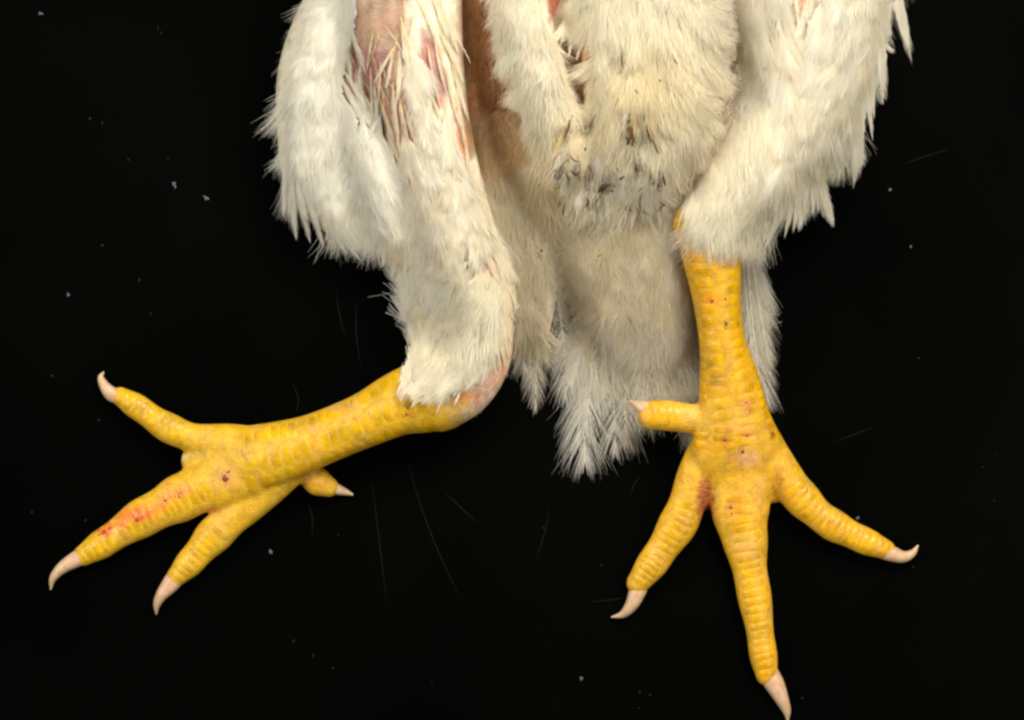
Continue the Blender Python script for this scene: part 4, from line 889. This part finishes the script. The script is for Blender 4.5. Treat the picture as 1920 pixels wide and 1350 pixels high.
# ------------------------------------------------------------------ link the plumage: the largest 290 feathers singly, the rest joined
FEATHERS.sort(key=lambda f: -f[0])
for f in FEATHERS[:290]:
    make_mesh('feather', f[1], f[2], None, M_FEATHER, chicken, f[3])
def join_vqc(items):
    Vs, Qs, Cs, o = [], [], [], 0
    for V, Q, C in items:
        Vs.append(V); Qs.append(Q + o); Cs.append(C); o += len(V)
    return np.vstack(Vs), np.vstack(Qs), np.vstack(Cs)
rest = FEATHERS[290:]
if rest:
    V, Q, C = join_vqc([f[1:] for f in rest])
    o = make_mesh('small_feathers', V, Q, None, M_FEATHER, chicken, C); o['kind'] = 'stuff'
V, Q, C = join_vqc(DOWN)
o = make_mesh('down', V, Q, None, M_DOWN, chicken, C); o['kind'] = 'stuff'
print('feathers', len(FEATHERS), 'down quads', len(Q))

M_HAIR = mat_plain('hair_grey', lin(150, 148, 140), 0.6, 0.3)
for pts in ([(690, 557), (715, 553), (735, 548), (752, 538)], [(494, 208), (503, 200), (514, 192)], [(1440, 600), (1452, 606), (1464, 604)]):
    q = catmull(np.array(pts, float), 4); z = np.linspace(6, 40, len(q))
    P = np.stack([q[:, 0] - CX, CY - q[:, 1], z], 1); hw = np.linspace(0.45, 0.8, len(q))
    Vh, Qh, Th = sweep(np.c_[P, hw, hw], 6); make_mesh('filoplume', Vh, Qh, Th, M_HAIR, chicken)

# ------------------------------------------------------------------ dried droppings stuck in the vent feathers
def fleck(pts, wd, mat, lift=20, key='T'):
    q = catmull(np.array(pts, float), 4)
    P = to_world_xy(q, FIELD[key]); z = hs(FIELD[key], P) + lift
    n = len(P); t = np.linspace(0, 1, n); hw = wd * (0.35 + 0.65 * np.sin(t * math.pi)) / 2 * rng.uniform(0.8, 1.2, n)
    C = np.c_[P, z, hw, hw * 0.6]
    V, Q, T = sweep(C, 8, cap=True)
    make_mesh('dried_dropping', V, Q, T, mat, chicken)
for pts, wd, m in [
    ([(1071, 322), (1078, 328), (1086, 325)], 6, 0), ([(1122, 362), (1130, 352), (1143, 347)], 9, 0), ([(1055, 338), (1048, 325), (1056, 308), (1066, 300)], 2, 0), ([(1066, 290), (1076, 302), (1088, 304)], 2.5, 0),
    ([(1098, 390), (1102, 380), (1100, 372)], 5, 0), ([(1068, 225), (1065, 242), (1058, 262)], 5, 1), ([(1118, 215), (1108, 232), (1100, 244)], 2, 0), ([(1175, 246), (1181, 240), (1184, 252), (1180, 264)], 7, 1), ([(1173, 258), (1177, 264), (1175, 274)], 6, 0), ([(1186, 252), (1188, 264), (1184, 276)], 5, 1), ([(1178, 234), (1181, 225)], 2.5, 0),
    ([(1211, 236), (1215, 255), (1220, 268)], 4, 0), ([(1222, 262), (1228, 276), (1232, 288)], 3, 0), ([(1192, 308), (1191, 318), (1192, 324)], 5, 0), ([(1220, 328), (1219, 340)], 3, 0), ([(1243, 330), (1245, 342), (1246, 350)], 4, 0), ([(1232, 345), (1235, 352)], 4, 0),
    ([(1204, 362), (1199, 378), (1201, 402)], 2.5, 0), ([(1096, 284), (1098, 278)], 4, 0), ([(1164, 100), (1166, 128)], 4, 1), ([(1190, 168), (1195, 178)], 3, 1), ([(1262, 112), (1270, 122)], 3, 1), ([(1235, 150), (1238, 156)], 3, 1), ([(1104, 335), (1106, 342)], 2.5, 0), ([(1180, 212), (1176, 235)], 1.8, 0),
    ([(1033, 322), (1040, 300), (1046, 290)], 1.6, 0), ([(1160, 338), (1170, 332)], 5, 0), ([(1142, 358), (1150, 360)], 4, 0), ([(1205, 215), (1208, 232)], 1.8, 0), ([(1012, 470), (1018, 472)], 4, 0), ([(1120, 482), (1128, 478)], 2, 0)]:
    fleck(pts, wd, M_DIRT_BROWN if m else M_DIRT, lift=40)
for _i in range(20):
    x = rng.uniform(1045, 1250); y = rng.uniform(295, 395); a_ = rng.normal(1.6, 0.5); l = rng.uniform(7, 24)
    fleck([(x, y), (x + math.cos(a_) * l * .5 + rng.normal(0, 2), y + math.sin(a_) * l * .5), (x + math.cos(a_) * l, y + math.sin(a_) * l)], rng.uniform(1.0, 2.6), M_DIRT_BROWN if _i % 2 == 0 else M_DIRT, lift=36)

def scab(px, py, r, mat):
    P = at(px, py, 40); hit = bvh_body.ray_cast(Vector((P[0], P[1], 600)), Vector((0, 0, -1)))[0]
    if hit is None: return
    n = 9; a = np.linspace(0, 2 * math.pi, n, endpoint=False); rr = r * rng.uniform(0.6, 1.2, n)
    x = hit[0] + np.cos(a) * rr; y = hit[1] + np.sin(a) * rr; z = []
    for i in range(n):
        h = bvh_body.ray_cast(Vector((x[i], y[i], 600)), Vector((0, 0, -1)))[0]
        z.append(h[2] if h is not None else hit[2])
    z = np.array(z)
    ring0 = np.c_[x, y, z - 0.6]; ring1 = np.c_[hit[0] + (x - hit[0]) * .6, hit[1] + (y - hit[1]) * .6, (z + hit[2]) / 2 + 1.5]
    V = np.vstack([ring0, ring1, [hit[0], hit[1], hit[2] + 1.9]])
    j = np.arange(n); k = (j + 1) % n
    make_mesh('scab', V, np.stack([j, k, k + n, j + n], -1), np.stack([j + n, k + n, np.full(n, 2 * n)], -1), mat, chicken)
M_SCAB = mat_plain('scab_red', lin(150, 44, 24), 0.45, 0.4); M_SCAB_DARK = mat_plain('scab_brown', lin(108, 58, 28), 0.5, 0.4)
for px, py, r, m in [(424, 896, 8, 1), (430, 884, 3, 1), (258, 974, 6, 0), (250, 968, 3, 0), (268, 970, 3, 0), (195, 998, 6, 0), (186, 1003, 3, 0), (207, 990, 3.5, 0), (312, 938, 4, 1), (339, 924, 3.5, 0), (338, 932, 2.5, 1), (356, 919, 2.5, 0), (330, 930, 2.5, 0),
                     (1369, 951, 5, 1), (1371, 962, 3, 1), (1390, 846, 5, 1), (1357, 824, 4, 1), (1446, 813, 3.5, 1), (1357, 608, 4, 1), (1356, 562, 3.5, 1), (1331, 565, 4, 1), (1398, 816, 3, 1), (1403, 770, 3, 0), (1396, 754, 3, 1), (766, 764, 3.5, 1), (764, 776, 3, 1)]:
    scab(px, py, r, M_SCAB_DARK if m else M_SCAB)

# ------------------------------------------------------------------ lint, dust and scratches on the board
def lint(px, py, r, label, seed):
    g = np.random.default_rng(seed); parts = []
    for _ in range(int(g.integers(3, 9))):
        a = g.normal(seed * 1.3, 0.8); c = at(px, py, 2.0); l = r * g.uniform(0.2, 1.2)
        o = c[:2] + g.normal(0, r * 0.35, 2)
        pts = np.array([[o[0] - math.cos(a) * l * .6, o[1] - math.sin(a) * l * .6, 1.5], [o[0], o[1], 1.5 + r * .4], [o[0] + math.cos(a + .7) * l * .6, o[1] + math.sin(a + .7) * l * .6, 1.5]])
        C = catmull(np.c_[pts, np.full((3, 2), max(r * 0.2 * g.uniform(0.4, 1.2), 0.7))], 3); parts.append(sweep(C, 6))
    V, Q, T = join(parts)
    cen = at(px, py, 0)
    o = make_mesh('lint', V - cen, Q, T, M_LINT); o.location = cen * S
    o['label'] = label; o['category'] = 'lint'; o['group'] = 'white lint specks on the black board'
for a in [(327, 345, 8, 'largest fluffy white lint speck left of the white thigh', 1), (388, 371, 6, 'faint slanting lint fibre just below right of the largest speck', 2), (128, 553, 4.5, 'small white lint speck near the left edge above the raised toe', 3),
          (507, 1034, 5, 'small white lint speck below the short hind toe of the left foot', 4), (1669, 356, 4.5, 'small lint speck right of the ragged feather tip on the right thigh', 5), (1708, 462, 4, 'tiny lint speck on bare board right of the yellow shank', 6),
          (1609, 971, 5, 'tiny lint fibre touching the outer toe of the right foot', 7), (1090, 1272, 5, 'faint lint speck on bare board left of the long middle claw', 8), (75, 26, 5, 'faint lint speck in the upper left corner of the board', 9)]:
    lint(a[0], a[1], a[2] * 0.75, a[3], a[4])
parts = []
for i in range(40):
    px, py = rng.uniform(0, 1920), rng.uniform(0, 1350); r = rng.uniform(0.6, 1.6)
    c = at(px, py, 0); a = rng.uniform(0, 3.14); l = rng.uniform(1, 4)
    C = np.array([[c[0], c[1], r * .6, r, r * .6], [c[0] + math.cos(a) * l, c[1] + math.sin(a) * l, r * .6, r, r * .6]]); parts.append(sweep(C, 6))
V, Q, T = join(parts); o = make_mesh('dust', V, Q, T, M_DUST); o['kind'] = 'stuff'
parts = []
for (x0, y0, x1, y1) in [(697, 900, 727, 1142), (760, 850, 872, 1140), (830, 920, 900, 985), (1030, 950, 1003, 1050), (630, 540, 650, 640), (668, 560, 680, 700), (548, 720, 552, 780), (1180, 930, 1200, 890), (1690, 310, 1780, 280), (1100, 1130, 1180, 1120), (575, 930, 585, 1010), (1560, 830, 1640, 800)]:
    n = 8; t = np.linspace(0, 1, n); bx = rng.normal(0, 4)
    pts = np.array([at(x0 + (x1 - x0) * u + bx * math.sin(u * math.pi), y0 + (y1 - y0) * u, 0.3) for u in t])
    hw = 0.8 * np.sin(t * math.pi * 0.96 + 0.06)
    parts.append(sweep(np.c_[pts, hw, np.full(n, 0.25)], 6))
V, Q, T = join(parts); o = make_mesh('scratches', V, Q, T, M_SCRATCH, board); o['kind'] = 'stuff'
